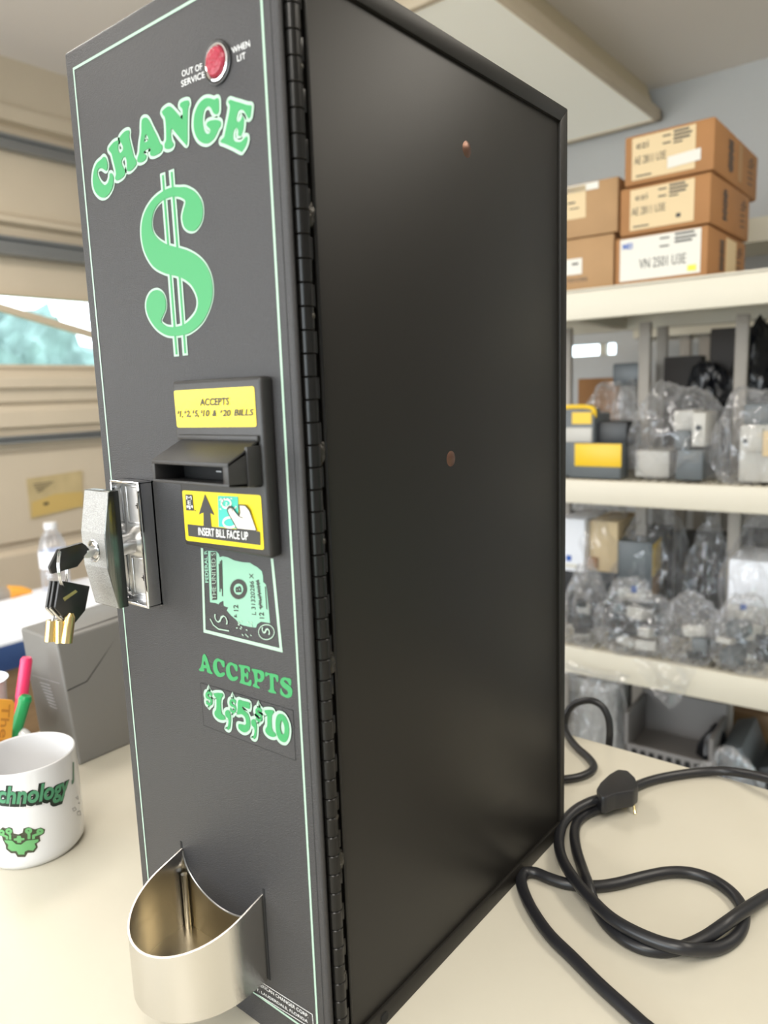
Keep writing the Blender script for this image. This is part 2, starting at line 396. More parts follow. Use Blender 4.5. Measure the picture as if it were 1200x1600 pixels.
# bushes outside the windows
for i, (xx, yy, zz, rr) in enumerate([(-6.9, 3.05, .42, 1.0), (-7.2, 5.25, .50, .70), (-6.5, -.3, .2, .8), (-8.6, 7.6, .3, .9), (-6.5, -3, .2, .9)]):
    b2 = bmesh.new(); bmesh.ops.create_icosphere(b2, subdivisions=5, radius=rr)
    for v in b2.verts:
        v.co += v.co.normalized()*(noise.noise(v.co*2.2+Vector((i*7, 0, 0)))*.3+noise.noise(v.co*9)*.16); v.co.z *= 1.25; v.co += Vector((xx, yy, zz-.4))
    b = MB(); b.merge(b2); o = b.build('bush', 'leaf')
    tag(o, ['green bush outside, straight behind the visible window pane', 'green bush outside the window, just right of the nearest bush', 'green bush outside, further left beyond the panelled door', 'largest green bush far outside the window', 'green bush outside, leftmost beyond the panelled door'][i], 'bush', 'bushes outside the garage windows')
MB().box((-14, -10, ZF-.08), (XW-.4, 12, ZF-.03)).build('lawn', 'grass')['kind'] = 'structure'

# ceiling fixture, switched off; a faint glow is added to its lens
zf = 1.29
fa, fb, fc = at(1040, 185, 2, zf), at(885, 228, 2, zf), at(675, 5, 2, zf)
fx1 = (fa.x+at(785, 0, 2, zf).x)/2; fx0 = fx1-.38; fy1 = fa.y; fy0 = fc.y-.02
fx = empty('ceiling_light', ((fx0+fx1)/2, (fy0+fy1)/2, ZC), 'long wraparound ceiling light with white prismatic lens, above the cartons', 'ceiling light')
b = MB(); b.hexa([(fx0+.02, fy0+.02, zf+.03), (fx1-.02, fy0+.02, zf+.03), (fx1-.02, fy1-.02, zf+.03), (fx0+.02, fy1-.02, zf+.03), (fx0+.05, fy0+.03, ZC), (fx1-.045, fy0+.03, ZC), (fx1-.045, fy1-.03, ZC), (fx0+.05, fy1-.03, ZC)])
b.build('housing', 'fixture', fx)
b = MB()
for lo, hi in (((fx0, fy0, zf-.004), (fx0+.022, fy1, zf+.03)), ((fx1-.022, fy0, zf-.004), (fx1, fy1, zf+.03)), ((fx0, fy0, zf-.004), (fx1, fy0+.022, zf+.03)), ((fx0, fy1-.022, zf-.004), (fx1, fy1, zf+.03))): b.box(lo, hi, .004)
b.build('frame', 'gtrim', fx)
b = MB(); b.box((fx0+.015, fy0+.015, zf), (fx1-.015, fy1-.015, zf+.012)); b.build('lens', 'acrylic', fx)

# ================================================================== TABLE
TX0, TX1, TY0, TY1 = -.43, 1.35, -.62, .4955
tb = empty('work_table', (.4, 0, ZF), 'cream laminate work table under the black change machine', 'table')
b = MB(); b.box((TX0, TY0, -.028), (TX1, TY1, 0), .003); b.build('tabletop', 'table', tb)
for lx, ly in ((TX0+.05, TY0+.05), (TX1-.05, TY0+.05), (TX0+.05, TY1-.05), (TX1-.05, TY1-.05)):
    b = MB(); b.box((lx-.02, ly-.02, ZF), (lx+.02, ly+.02, -.028), .003); b.build('leg', 'post', tb)

# ================================================================== CHANGE MACHINE
W, H, D, DB = .19, .6162, .3114, .0186
cm = empty('change_machine', (W/2, D/2, 0), 'tall black bill change machine with green CHANGE lettering and dollar sign', 'change machine')
# cabinet with the raised flange round its side
cab = MB(); cab.box((.001, DB, .001), (W-.0022, D-.001, H-.001), .0012); cab.box((.004, .006, .004), (W-.010, DB+.01, H-.004))
cab = cab.build('cabinet', 'cab', cm)
b = MB(); X0, X1 = W-.004, W
b.prism([(X0, DB+.001, H), (X0, D, H), (X0, D-.0125, H-.0118), (X0, DB+.001, H-.0118)], (X1-X0, 0, 0), .0007)
b.prism([(X0, D, H), (X0, D, 0), (X0, D-.0075, .0135), (X0, D-.0125, H-.0118)], (X1-X0, 0, 0), .0007)
b.prism([(X0, D, 0), (X0, DB+.001, 0), (X0, DB+.001, .0135), (X0, D-.0075, .0135)], (X1-X0, 0, 0), .0007)
b.build('rim_flange', 'cab', cab)
b = MB(); b.tube([(W-.0012, DB+.0002, .004), (W-.0012, DB+.0002, H-.004)], .0013, 10, False); b.build('front_fold', 'hinge', cab)
b = MB(); b.lathe([(0, 0), (.0035, 0), (.0035, -.0008), (0, -.0008)], (W+.0008, .048, .0066), (1, 0, 0), 16); b.build('mounting_hole', 'gap', cab)
for yy, zz in ((.1662, .5553), (.1407, .3567)):
    b = MB(); b.lathe([(0, .0014), (.0015, .0013), (.0035, .0008), (.0052, 0), (.0052, -.001)], (W-.0022, yy, zz), (1, 0, 0), 20)
    b.build('rivet', 'rivet', cab)
# hinge
hy, hx, hr = .0094, W-.0012, .0042
hg = MB(); hg.box((W-.009, .0065, .003), (W-.0052, DB-.0003, H-.003)); hg = hg.build('hinge', 'gap', cm)
b = MB(); b.box((W-.0042, .0138, .004), (W-.0030, .0166, H-.004), .0003); b.build('hinge_leaf', 'hinge', hg)
pitch = .01166; z = .5742-.01166*48-.0001
knA = MB(); knA.lathe([(0, 0), (hr-.0004, 0), (hr, .0004), (hr, pitch-.0008), (hr-.0004, pitch-.0004), (0, pitch-.0004)], (hx, hy, 0), n=20); knA.box((W-.006, hy, .0001), (W-.0006, DB-.002, pitch-.0004), .0006)
knB = MB(); knB.lathe([(0, 0), (hr-.0004, 0), (hr, .0004), (hr, pitch-.0008), (hr-.0004, pitch-.0004), (0, pitch-.0004)], (hx, hy, 0), n=20); knB.box((W-.0075, .004, .0001), (W-.005, hy, pitch-.0004))
protoA = knA.build('knuckle', 'hinge', hg); protoB = knB.build('knuckle', 'hinge', hg)
k = 0; first = {0: True, 1: True}; z0 = z
while z0 + k*pitch < H-.004:
    if z0 + k*pitch > .001:
        pr = protoA if k % 2 else protoB; f = k % 2
        if first[f]: o = pr; first[f] = False
        else: o = pr.copy(); COL.objects.link(o); o.parent = hg
        o.location = (0, 0, z0+k*pitch)
    k += 1
for zz in (.558, .3245, .1655, .0665, .441):
    b = MB(); b.lathe([(0, .0006), (.0008, .0004), (.0014, 0)], (hx+hr-.0001, hy+.0012, zz), (1, 0, 0), 12); b.build('crimp', 'weld', hg)
for i, zz in enumerate((.4912, .371, .2538, .1348)):
    b2 = bmesh.new(); bmesh.ops.create_icosphere(b2, subdivisions=4, radius=1)
    for v in b2.verts:
        n_ = 1+.35*noise.noise(v.co*2.3+Vector((i*3, 0, 0))); v.co = Vector((v.co.x*.0018*n_+W-.0016, v.co.y*.0036*n_+.0158, v.co.z*.0062*n_+zz))
    b = MB(); b.merge(b2, True); b.build('weld', 'weld', hg)
# door
dr = MB(); dr.box((0, 0, .0005), (W-.0008, .0044, H), .0021, 4); dr = dr.build('door', 'door', cm)
NY = Vector((0, -1, 0))
def dp(px, py, lift=.0002): return at(px, py, 1, -lift)
def rg(ox, oy, s): return lambda x, y: (ox+x*s, oy+y*s)
def fold(x, w):
    b.band([(x, -.00012, .001), (x, -.00012, H-.001)], w, NY, False)
gl, gr, gt, gb = .0097, .1788, H-.012, .0229
b = MB(); b.band([(gl, -.0002, gb), (gr, -.0002, gb), (gr, -.0002, gt), (gl, -.0002, gt)], .0015, NY); b.build('border_line', 'pale', dr)
b = MB(); fold(.1846, .0004); b.build('edge_seam', 'gap', dr)

def letter(out, holes, R, lift, k=5, smooth=True):
    o = [dp(*R(*p), lift=lift) for p in out]; hs = [[dp(*R(*p), lift=lift) for p in h] for h in holes]
    return (catmull(o, k) if smooth else o), [(catmull(h, k) if smooth else h) for h in hs]
R1, R2, R3, R4, R5, R6 = rg(135, 140, .116667), rg(245, 140, .133333), rg(210, 255, .193741), rg(305, 1010, .133333), rg(305, 1055, .141667), rg(310, 850, .116667)
CH = [
 (R1, [(232,898),(195,935),(140,985),(105,1060),(88,1150),(85,1240),(105,1340),(150,1410),(205,1445),(260,1435),(310,1385),(350,1300),(362,1200),(355,1150),(335,1120),(312,1130),(305,1190),(280,1255),(240,1278),(200,1250),(165,1190),(145,1120),(160,1065),(205,1050),(260,1085),(280,1050),(280,990),(262,925)], []),
 (R1, [(420,680),(365,705),(310,770),(300,810),(335,860),(355,940),(385,1060),(395,1130),(385,1190),(410,1215),(465,1190),(510,1140),(515,1080),(490,1040),(470,980),(480,930),(510,895),(530,920),(540,980),(540,1050),(545,1085),(580,1090),(630,1050),(670,990),(660,940),(635,900),(615,820),(590,720),(572,630),(575,560),(550,545),(500,570),(450,630),(445,680),(480,740),(490,800),(450,850),(425,810),(425,740),(432,695)], []),
 (R1, [(785,375),(745,400),(735,480),(735,580),(715,720),(705,840),(680,930),(690,970),(740,970),(790,935),(800,885),(765,850),(790,810),(860,785),(850,840),(865,885),(920,880),(990,840),(1015,790),(1015,745),(985,720),(950,640),(890,520),(830,400)], [[(795,600),(775,705),(830,670)]]),
 (R2, [(155,198),(100,215),(62,260),(75,300),(95,330),(105,430),(108,560),(105,600),(90,640),(95,685),(130,697),(175,680),(195,640),(175,600),(165,540),(165,480),(178,458),(215,500),(290,590),(345,645),(358,600),(358,480),(360,330),(365,220),(380,170),(370,130),(330,130),(280,155),(272,195),(300,235),(300,345),(285,335),(230,270)], []),
 (R2, [(610,98),(550,110),(490,170),(445,270),(430,390),(440,490),(480,580),(540,625),(600,628),(660,585),(700,520),(725,460),(750,420),(745,375),(700,355),(640,360),(595,380),(585,420),(620,460),(625,500),(595,520),(560,490),(540,410),(540,310),(560,230),(600,195),(635,215),(660,270),(695,290),(725,260),(728,170),(722,110),(700,100),(670,115)], []),
 (R2, [(860,120),(840,150),(855,190),(845,280),(820,400),(795,520),(785,560),(755,590),(755,620),(800,635),(900,680),(985,725),(1010,710),(1050,640),(1062,570),(1045,550),(1020,575),(985,610),(930,612),(900,585),(895,520),(910,470),(940,450),(955,490),(955,535),(985,540),(1010,480),(1020,400),(1020,340),(1000,315),(985,350),(955,380),(932,350),(945,280),(965,240),(1010,240),(1045,290),(1070,335),(1095,320),(1105,260),(1108,190),(1060,180),(980,155),(910,135)], [])]
ol = MB(); fl = MB()
for li, (R, out, holes) in enumerate(CH):
    o, hs = letter(out, holes, R, .0002+.00004*li); ol.band(o, .0034, NY)
    for h in hs: ol.band(h, .0030, NY)
    o, hs = letter(out, holes, R, .0006); fl.poly(o, hs)

word = fl.build('change_lettering', 'green', dr); ol.build('lettering_outline', 'pale', dr)
# dollar sign
S_ = [(360,193),(300,195),(230,225),(150,290),(90,380),(60,480),(58,600),(85,720),(150,830),(240,885),(340,910),(400,935),(460,985),(500,1060),(512,1130),(495,1200),(450,1260),(400,1300),(330,1320),(260,1315),(215,1275),(230,1230),(252,1170),(250,1100),(225,1045),(180,1022),(130,1045),(98,1110),(98,1190),(130,1270),(190,1345),(270,1390),(360,1390),(450,1365),(540,1290),(600,1180),(630,1060),(620,930),(580,830),(520,760),(440,710),(350,680),(260,655),(190,610),(150,550),(140,470),(160,380),(210,310),(280,275),(345,268),(400,290),(410,320),(395,380),(385,440),(400,510),(440,545),(490,540),(535,480),(552,400),(540,310),(490,235),(420,195)]
ol = MB(); fl = MB()
o, _ = letter(S_, [], R3, .0002); ol.band(o, .0024, NY)
o, _ = letter(S_, [], R3, .0006); fl.poly(o)
for a, c in (((227, 78), (340, 1558)), ((298, 52), (411, 1550))):
    p, q = dp(*R3(*a), lift=.0003), dp(*R3(*c), lift=.0003)
    ol.band([p, q], .0049, NY, False)
    p, q = dp(*R3(a[0]+1, a[1]+18), lift=.0005), dp(*R3(c[0]-1, c[1]-16), lift=.0005)
    fl.band([p, q], .0018, NY, False)
fl.build('dollar_sign', 'green', dr); ol.build('dollar_outline', 'pale', dr)
# ACCEPTS
C1 = [(262,140),(225,165),(208,220),(222,300),(262,350),(310,358),(345,335),(347,310),(325,305),(295,315),(268,280),(255,220),(262,180),(290,180),(315,225),(330,245),(345,235),(342,180),(325,165),(300,155)]
AC = [([(100,90),(85,120),(78,190),(62,250),(42,270),(60,290),(100,290),(108,270),(100,258),(135,262),(140,300),(190,325),(205,315),(185,285),(165,220),(140,140),(120,98)], [[(108,170),(100,212),(125,215)]]),
 (C1, []), ([(x+152, y+46) for x, y in C1], []),
 ([(515,215),(515,235),(530,260),(535,330),(535,390),(520,420),(530,430),(590,450),(645,465),(660,440),(658,395),(640,395),(620,420),(585,415),(578,385),(580,350),(600,360),(610,385),(620,380),(622,310),(610,295),(600,315),(580,310),(578,260),(605,258),(625,290),(640,300),(640,245),(600,228)], []),
 ([(667,262),(668,285),(685,310),(695,380),(695,430),(678,450),(680,470),(750,495),(752,475),(730,455),(730,415),(770,418),(805,385),(810,330),(790,290),(730,272)], [[(732,310),(758,328),(765,370),(735,380)]]),
 ([(825,300),(820,345),(840,350),(855,335),(872,345),(878,440),(875,500),(858,515),(865,535),(940,553),(950,540),(925,510),(920,430),(920,360),(940,370),(955,410),(972,410),(972,345),(930,325),(860,312)], []),
 ([(1040,362),(1005,385),(998,435),(1030,480),(1080,520),(1085,555),(1060,565),(1030,540),(1010,495),(997,498),(1000,560),(1040,590),(1090,605),(1130,580),(1138,520),(1115,470),(1060,430),(1040,405),(1060,395),(1090,425),(1105,455),(1122,455),(1125,400),(1108,375),(1085,372)], [])]
fl = MB()
for out, holes in AC:
    o, hs = letter(out, holes, R4, .0002, 4); fl.poly(o, hs)
fl.build('accepts_lettering', 'green', dr)
# clear sticker with $1,$5,$10
b = MB(); st = [dp(*R5(*p), lift=0) for p in ((55, 80), (1080, 388), (1112, 948), (92, 556))]
b.prism(st, (0, -.00012, 0)); stk = b.build('price_sticker', 'door', dr)
b = MB(); sq = [dp(*R5(*p), lift=.00016) for p in ((58, 84), (1078, 390), (1108, 942), (95, 553))]; b.band(sq, .0003, NY); b.build('sticker_edge', 'gap', stk)
ONE = [(205,205),(215,235),(232,260),(232,370),(215,400),(215,440),(250,480),(300,495),(330,480),(320,450),(290,420),(282,330),(285,260),(305,225),(290,200),(240,195)]
COMMA = [(350,385),(330,405),(335,450),(365,490),(360,560),(345,590),(370,600),(385,570),(392,480),(385,420),(370,390)]
FIVE = [(475,275),(468,360),(465,430),(510,430),(545,460),(560,520),(545,550),(500,540),(475,545),(480,590),(520,625),(560,628),(598,590),(605,510),(580,430),(530,380),(520,345),(560,360),(598,370),(602,320),(590,300),(530,285)]
ZERO = [(930,425),(895,460),(885,540),(895,640),(930,715),(985,740),(1020,700),(1035,620),(1025,530),(985,450)]
sh = lambda L, dx, dy: [(x+dx, y+dy) for x, y in L]
SD = [(150,158),(143,180),(120,190),(112,225),(125,255),(160,275),(172,298),(160,308),(140,298),(125,278),(118,290),(125,318),(145,332),(153,350),(162,335),(182,320),(188,285),(178,258),(145,235),(138,215),(150,207),(165,222),(180,232),(184,205),(172,188),(155,180)]
ol = MB(); fl = MB()
for li, (out, holes) in enumerate(((SD, []), (ONE, []), (COMMA, []), (sh(SD, 264, 82), []), (FIVE, []), (sh(COMMA, 287, 100), []), (sh(SD, 550, 178), []), (sh(ONE, 560, 187), []), (ZERO, [[(950,500),(975,540),(985,600),(975,650),(950,640),(935,570)]]))):
    o, hs = letter(out, holes, R5, .0003+.00005*li, 4); ol.band(o, .0036, NY)
    o, hs = letter(out, [], R5, .00028, 4); ol.poly(o)
    o, hs = letter(out, holes, R5, .0008+.00003*li, 4); fl.poly(o, hs)
fl.build('price_lettering', 'green', stk); ol.build('price_outline', 'pale', stk)
# bill artwork
b = MB(); b.use('pale')
b.band([dp(*R6(*p), lift=.0002) for p in ((48, 55), (82, 1165), (1108, 1425), (985, 195))], .0021, NY, False)
b.use('mint')
BILL = [(128,90),(240,98),(272,130),(285,175),(330,165),(400,180),(480,220),(600,245),(690,250),(750,290),(790,310),(850,365),(865,430),(868,510),(905,545),(920,640),(940,850),(960,1060),(900,1050),(840,1040),(790,1070),(770,1120),(690,1110),(600,1090),(550,1070),(500,1010),(440,960),(380,890),(400,850),(340,830),(335,760),(290,780),(270,808),(230,790),(155,780),(145,520)]
b.poly([dp(*R6(*p), lift=.0002) for p in BILL])
bill = b.build('bill_artwork', None, dr)
b = MB(); L4 = .0004
b.poly([dp(*R6(*p), lift=L4) for p in ((162,108),(235,104),(250,745),(180,752))])
NT = 40
b.poly([dp(*R6(537+math.cos(t)*(120 if i % 2 else 108), 605+math.sin(t)*(140 if i % 2 else 128)), lift=L4) for i, t in enumerate([2*PI*k/80 for k in range(80)])])
tx = lambda s, A, B_, C, l=L4, **k: text_on(b, s, dp(*R6(*A), lift=l), dp(*R6(*B_), lift=l), dp(*R6(*C), lift=l), **k)
tx('L 31320286 X', (772, 952), (735, 395), (715, 945), bold=.01)
tx('12', (537, 900), (530, 815), (472, 897), bold=.02); tx('12', (882, 1000), (873, 915), (818, 997), bold=.02); tx('s.', (515, 985), (510, 940), (480, 983), bold=.03)
for x_, y0_, y1_ in ((285, 640, 265), (300, 600, 230), (318, 700, 215)):
    b.band([dp(*R6(x_+4, y0_), lift=L4), dp(*R6(x_-8, y1_), lift=L4)], .0009, NY, False)
sg = [(835, 875)]
for i in range(30): sg.append((840-i*1.6+(14 if i % 2 else -14)+random.uniform(-6, 6), 860-i*13+random.uniform(-8, 8)))
b.band([dp(*R6(*p), lift=L4) for p in sg], .0009, NY, False)
b.band([dp(*R6(915, 875), lift=L4), dp(*R6(895, 570), lift=L4)], .0008, NY, False)
b.build('bill_print', 'ink', bill)
b = MB(); L6 = .0006; b.use('mint')
b.poly([dp(*R6(537+math.cos(t)*64, 605+math.sin(t)*75), lift=L6) for t in [2*PI*k/32 for k in range(32)]])
b.use('pale')
tx2 = lambda s, A, B_, C, **k: text_on(b, s, dp(*R6(*A), lift=L6), dp(*R6(*B_), lift=L6), dp(*R6(*C), lift=L6), **k)
tx2('THE UNITED S', (238, 740), (228, 118), (182, 742), bold=-.012)
b.use('mint'); tx2('FEDERAL R', (135, 515), (118, 80), (92, 520), bold=.02); b.use('pale')
tx2('S', (398, 1080), (370, 930), (235, 1085), bold=-.02, shear=.2); tx2('S', (962, 1218), (948, 1112), (858, 1220), shear=.2)
b.band([dp(*R6(910+math.cos(t)*105, 1180+math.sin(t)*100), lift=L6) for t in [2*PI*k/36 for k in range(36)]], .0005, NY)
b.band([dp(*R6(*p), lift=L6) for p in ((155, 1000), (200, 1085), (270, 1140), (410, 1165))], .0007, NY, False)
for i in range(16):
    x_, y_ = 500+random.random()*230, 1030+random.random()*200
    b.band([dp(*R6(x_, y_), lift=L6), dp(*R6(x_+20, y_+25*random.random()), lift=L6)], .0006, NY, False)
b.build('bill_highlights', None, bill)
b = MB(); text_on(b, 'B', dp(*R6(578, 645), lift=.0008), dp(*R6(568, 562), lift=.0008), dp(*R6(502, 648), lift=.0008), bold=.04); b.build('bill_seal_letter', 'ink', bill)
# small white captions
R8 = rg(270, 50, .116667); b = MB()
def cap(s, R, A, B_, C, pl=dp, **k): text_on(b, s, pl(*R(*A)), pl(*R(*B_)), pl(*R(*C)), **k)
cap('OUT OF', R8, (125, 603), (395, 500), (118, 520)); cap('SERVICE', R8, (116, 738), (430, 608), (110, 655))
b.build('indicator_caption', 'white', dr); b = MB()
cap('WHEN', R8, (797, 292), (1036, 192), (785, 210)); cap('LIT', R8, (867, 397), (978, 352), (858, 315))
b.build('indicator_caption', 'white', dr)
R9 = rg(180, 1280, .35); b = MB()
cap('AMERICAN CHANGER CORP.', R9, (624, 731), (862, 888), (623, 716)); cap('FT. LAUDERDALE, FLORIDA', R9, (624, 762), (860, 913), (623, 748))
b.band([dp(*R9(*p)) for p in ((617, 706), (880, 872), (886, 940), (617, 770))], .0004, NY)
b.build('maker_caption', 'white', dr)
# indicator lamp
LC = Vector((.1446, 0, .5698)); il = MB()
il.lathe([(.0104, 0), (.0105, -.0010), (.0098, -.0013), (.0091, -.0010), (.0089, 0)], LC, (0, 1, 0), 40); il = il.build('indicator_lamp', 'keyblack', cm)
b = MB(); b.lathe([(.0090, -.0004), (.0088, -.0016), (.0080, -.0018), (.0072, -.0012), (.0070, 0)], LC, (0, 1, 0), 40); b.build('chrome_ring', 'chrome', il)
b = MB(); b.lathe([(.0071, 0), (.0071, -.0022), (.0062, -.0032), (.0035, -.0037), (0, -.0038)], LC, (0, 1, 0), 40); b.build('red_lens', 'red', il)

# bill acceptor
ba = MB(); PX0, PX1, PZ0, PZ1, PY = .0963, .1716, .3162, .4120, -.0088
ba.box((PX0, PY, PZ0), (PX1, .0002, PZ1), .0022, 3); ba.box((PX0+.006, -.0104, PZ0+.038), (PX1-.006, PY+.002, PZ0+.0655), .0008)
ba = ba.build('bill_acceptor', 'plastic', cm)
def pp(px, py, lift=.0003): return at(px, py, 1, PY-lift)
R7 = rg(220, 560, .283333)
# hood: sloped top, two cheeks, floor, dark throat
hxa, hxb, hy1 = .1030, .1680, -.0305; t_ = .0022
ztb, ztf, zbb, zbf = .3795, .3690, .3545, .3567
b = MB()
b.prism([(hxa, PY, ztb), (hxa, hy1, ztf), (hxa, hy1, ztf-t_), (hxa, PY, ztb-t_-.001)], (hxb-hxa, 0, 0), .0003)
b.prism([(hxa, PY, ztb-.001), (hxa, hy1+.0001, ztf-.0005), (hxa, hy1+.0001, zbf+.0004), (hxa, PY, zbb)], (t_, 0, 0), .0003)
b.prism([(hxb-t_-.002, PY, ztb-.001), (hxb-t_-.002, hy1+.0001, ztf-.0005), (hxb-t_-.002, hy1+.0001, zbf+.0004), (hxb-t_-.002, PY, zbb)], (t_+.002, 0, 0), .0003)
b.prism([(hxa, PY, zbb), (hxa, hy1, zbf), (hxa, hy1, zbf+.0016), (hxa, PY, zbb+.0026)], (hxb-hxa, 0, 0), .0003)
b.box((hxb-.001, PY-.0095, zbb+.001), (hxb+.0012, PY, ztb-.003), .0005)
b.box((hxa-.002, PY-.002, ztb-.001), (hxb+.001, PY+.001, ztb+.0022), .0008)
hood = b.build('bill_slot_hood', 'plastic', ba)
b = MB(); b.box((hxa+t_, PY-.0022, zbb+.0025), (hxb-t_-.002, PY-.0016, ztb-.0035)); b.build('slot_throat', 'gap', ba)
b = MB()
for r_ in (0, 1):
    for c_ in range(4): b.box((.135+c_*.0072, PY-.0030, .3615+r_*.0045), (.1395+c_*.0072, PY-.0022, .3622+r_*.0045))
b.build('slot_sensor', 'graylight', ba)
def rounded(q, plane, R, k=.08):
    out = []; n = len(q)
    for i in range(n):
        a, c, d = Vector(q[i-1]), Vector(q[i]), Vector(q[(i+1) % n]); e1 = c+(a-c)*min(k, 12/(a-c).length); e2 = c+(d-c)*min(k, 12/(d-c).length)
        for t in (0, .33, .66, 1): out.append((1-t)**2*e1+2*t*(1-t)*c+t*t*e2)
    return [plane(*R(*p)) for p in out]
b = MB(); b.poly(rounded([(182,178),(624,154),(638,377),(200,381)], pp, R7)); lb = b.build('accepts_label', 'yellow', ba)
b = MB(); p5 = lambda x, y: pp(x, y, .0006)
cap('ACCEPTS', R7, (325, 262), (488, 257), (322, 221), p5, shear=.12, bold=.03)
for s, x0, x1, y0, yt in (('$',200,212,308,287),('1,',213,232,331,288),('$',237,250,306,286),('2,',250,275,329,287),('$',282,295,305,285),('5,',295,320,328,286),('$',328,340,304,284),('10',341,378,321,284),('&',394,417,320,284),('$',436,449,302,283),('20',450,495,320,283),('BILLS',513,622,318,280)):
    cap(s, R7, (x0, y0), (x1, y0-(x1-x0)*.02), (x0, yt), p5, shear=.15, bold=.03)
b.build('label_print', 'ink', lb)
b = MB(); b.poly(rounded([(228,727),(661,755),(679,1056),(249,1004)], pp, R7)); lb = b.build('insert_label', 'yellow', ba)
b = MB()
b.poly([p5(*R7(*p)) for p in ((257,914),(658,956),(660,1031),(262,980))])
b.poly([p5(*R7(*p)) for p in ((353,749),(406,866),(382,852),(389,928),(345,923),(345,850),(319,862))])
b.poly([p5(*R7(*p)) for p in ((245,750),(283,752),(292,840),(250,838))])
b.poly([p5(*R7(300+3*math.cos(t), 840+4*math.sin(t))) for t in [PI*k/4 for k in range(8)]])
b.build('label_print', 'ink', lb)
p6, p7 = (lambda x, y: pp(x, y, .0009)), (lambda x, y: pp(x, y, .0012))
b = MB(); cap('INSERT BILL FACE UP', R7, (318, 975), (592, 1004), (316, 931), p6, bold=.012)
cap('M', R7, (252, 778), (281, 780), (250, 758), p6); cap('E', R7, (259, 805), (277, 806), (258, 784), p6); cap('I', R7, (266, 832), (274, 832), (264, 812), p6, bold=.01)
b.poly([p6(*R7(*p)) for p in ((252,812),(262,810),(264,820),(254,826))]); b.poly([p6(*R7(*p)) for p in ((276,811),(287,812),(286,826),(278,820))])
b.build('label_white_print', 'white', lb)
b = MB(); b.poly([p5(*R7(*p)) for p in ((425,758),(535,763),(541,940),(429,928))]); b.build('printed_bill', 'teal', lb)
b = MB(); b.use('skin')
for e in range(14):
    x_, y_ = 433+random.random()*92, 768+random.random()*70
    b.band([p6(*R7(x_, y_)), p6(*R7(x_+8, y_+3))], .0006, NY, False)
for (cx_, cy_, rx_, ry_) in ((470, 800, 26, 24), (490, 905, 36, 28)): b.band([p6(*R7(cx_+rx_*math.cos(t), cy_+ry_*math.sin(t))) for t in [PI*k/10 for k in range(20)]], .0012, NY)
HAND = [(540,808),(575,812),(597,838),(637,951),(530,940),(505,895),(487,865),(478,845),(477,826),(490,816),(505,824),(522,850),(540,868),(546,850)]
b.poly([p7(*R7(*p)) for p in HAND]); b.build('printed_hand', None, lb)
b = MB(); p8 = lambda x, y: pp(x, y, .0015)
b.band([p8(*R7(*p)) for p in HAND[4:]+HAND[:4]], .0006, NY); b.band([p8(*R7(*p)) for p in ((480, 832), (492, 822), (503, 832), (505, 850))], .0004, NY, False)
b.band([p8(*R7(*p)) for p in ((522, 850), (540, 872), (562, 880))], .0005, NY, False); b.build('hand_outline', 'ink', lb)

# lock housing, handle, shaft
LX, LZ = .0417, .3118
hx0, hx1, hz0, hz1, hyf = .0256, .0578, .2712, .3522, -.0112
lh = MB(); tk = .0018
lh.box((hx0, -.002, hz0), (hx1, .0002, hz1)); lh.box((hx0, hyf, hz0), (hx0+tk, 0, hz1), .0005); lh.box((hx1-tk-.0012, hyf, hz0), (hx1, 0, hz1), .0008)
lh.box((hx0, hyf, hz1-tk), (hx1, 0, hz1), .0005); lh.box((hx0, hyf, hz0), (hx1, 0, hz0+tk), .0005)
lh = lh.build('lock_housing', 'chrome', cm)
b = MB(); b.box((hx0+tk, -.0026, hz0+tk), (hx1-tk-.001, -.0019, hz1-tk)); b.build('satin_backing', 'chrome_soft', lh)
for za, zb in ((LZ+.011, hz1-.004), (hz0+.004, LZ-.011)):
    b = MB(); x0, x1 = hx0+.004, hx1-.006
    b.box((x0, -.0032, za), (x0+.0015, -.002, zb), .0004); b.box((x1-.0015, -.0032, za), (x1, -.002, zb), .0004); b.box((x0, -.0032, za), (x1, -.002, za+.0015), .0004); b.box((x0, -.0032, zb-.0015), (x1, -.002, zb), .0004)
    b.build('recess_frame', 'chrome_soft', lh)
    b = MB(); c_ = Vector(((x0+x1)/2+.003, -.002, (za+zb)/2)); b.lathe([(.0032, 0), (.0030, -.0012), (.0022, -.0020), (0, -.0022)], c_, (0, 1, 0), 18)
    b.use('chrome_soft'); b.use('gap'); b.box((c_.x-.0018, c_.y-.0023, c_.z-.0003), (c_.x+.0018, c_.y-.002, c_.z+.0003)); b.box((c_.x-.0003, c_.y-.0023, c_.z-.0018), (c_.x+.0003, c_.y-.002, c_.z+.0018))
    b.slots = ['chrome_soft', 'gap']; b.build('screw', None, lh)
b = MB(); b.lathe([(.0105, -.001), (.0105, -.006), (.0085, -.0085), (.0070, -.0100), (.0064, -.0140), (.0072, -.0180), (.0085, -.0245)], (LX, 0, LZ), (0, 1, 0), 32)
b.build('lock_shaft', 'chrome_soft', lh)
hw = .0137
side = [(-.0233, LZ+.0366), (-.0302, LZ+.0366), (-.0350, LZ+.0112), (-.0350, LZ-.0100), (-.0302, LZ-.0362), (-.0233, LZ-.0362)]
th = MB(); th.use('chrome_reflect_dark'); th.prism([(LX-hw, y_, z_) for y_, z_ in side], (2*hw, 0, 0), .0005)
th = th.build('t_handle', None, cm)
b = MB(); fr = [(-.0303, LZ+.0361), (-.03515, LZ+.0112), (-.03515, LZ-.0100), (-.0303, LZ-.0357)]
rad = .0068; N = 28
fv = [(LX-hw+.0006, *fr[0]), (LX+hw-.0006, *fr[0]), (LX+hw-.0006, *fr[1]), (LX-hw+.0006, *fr[1])]; b.poly(fv)
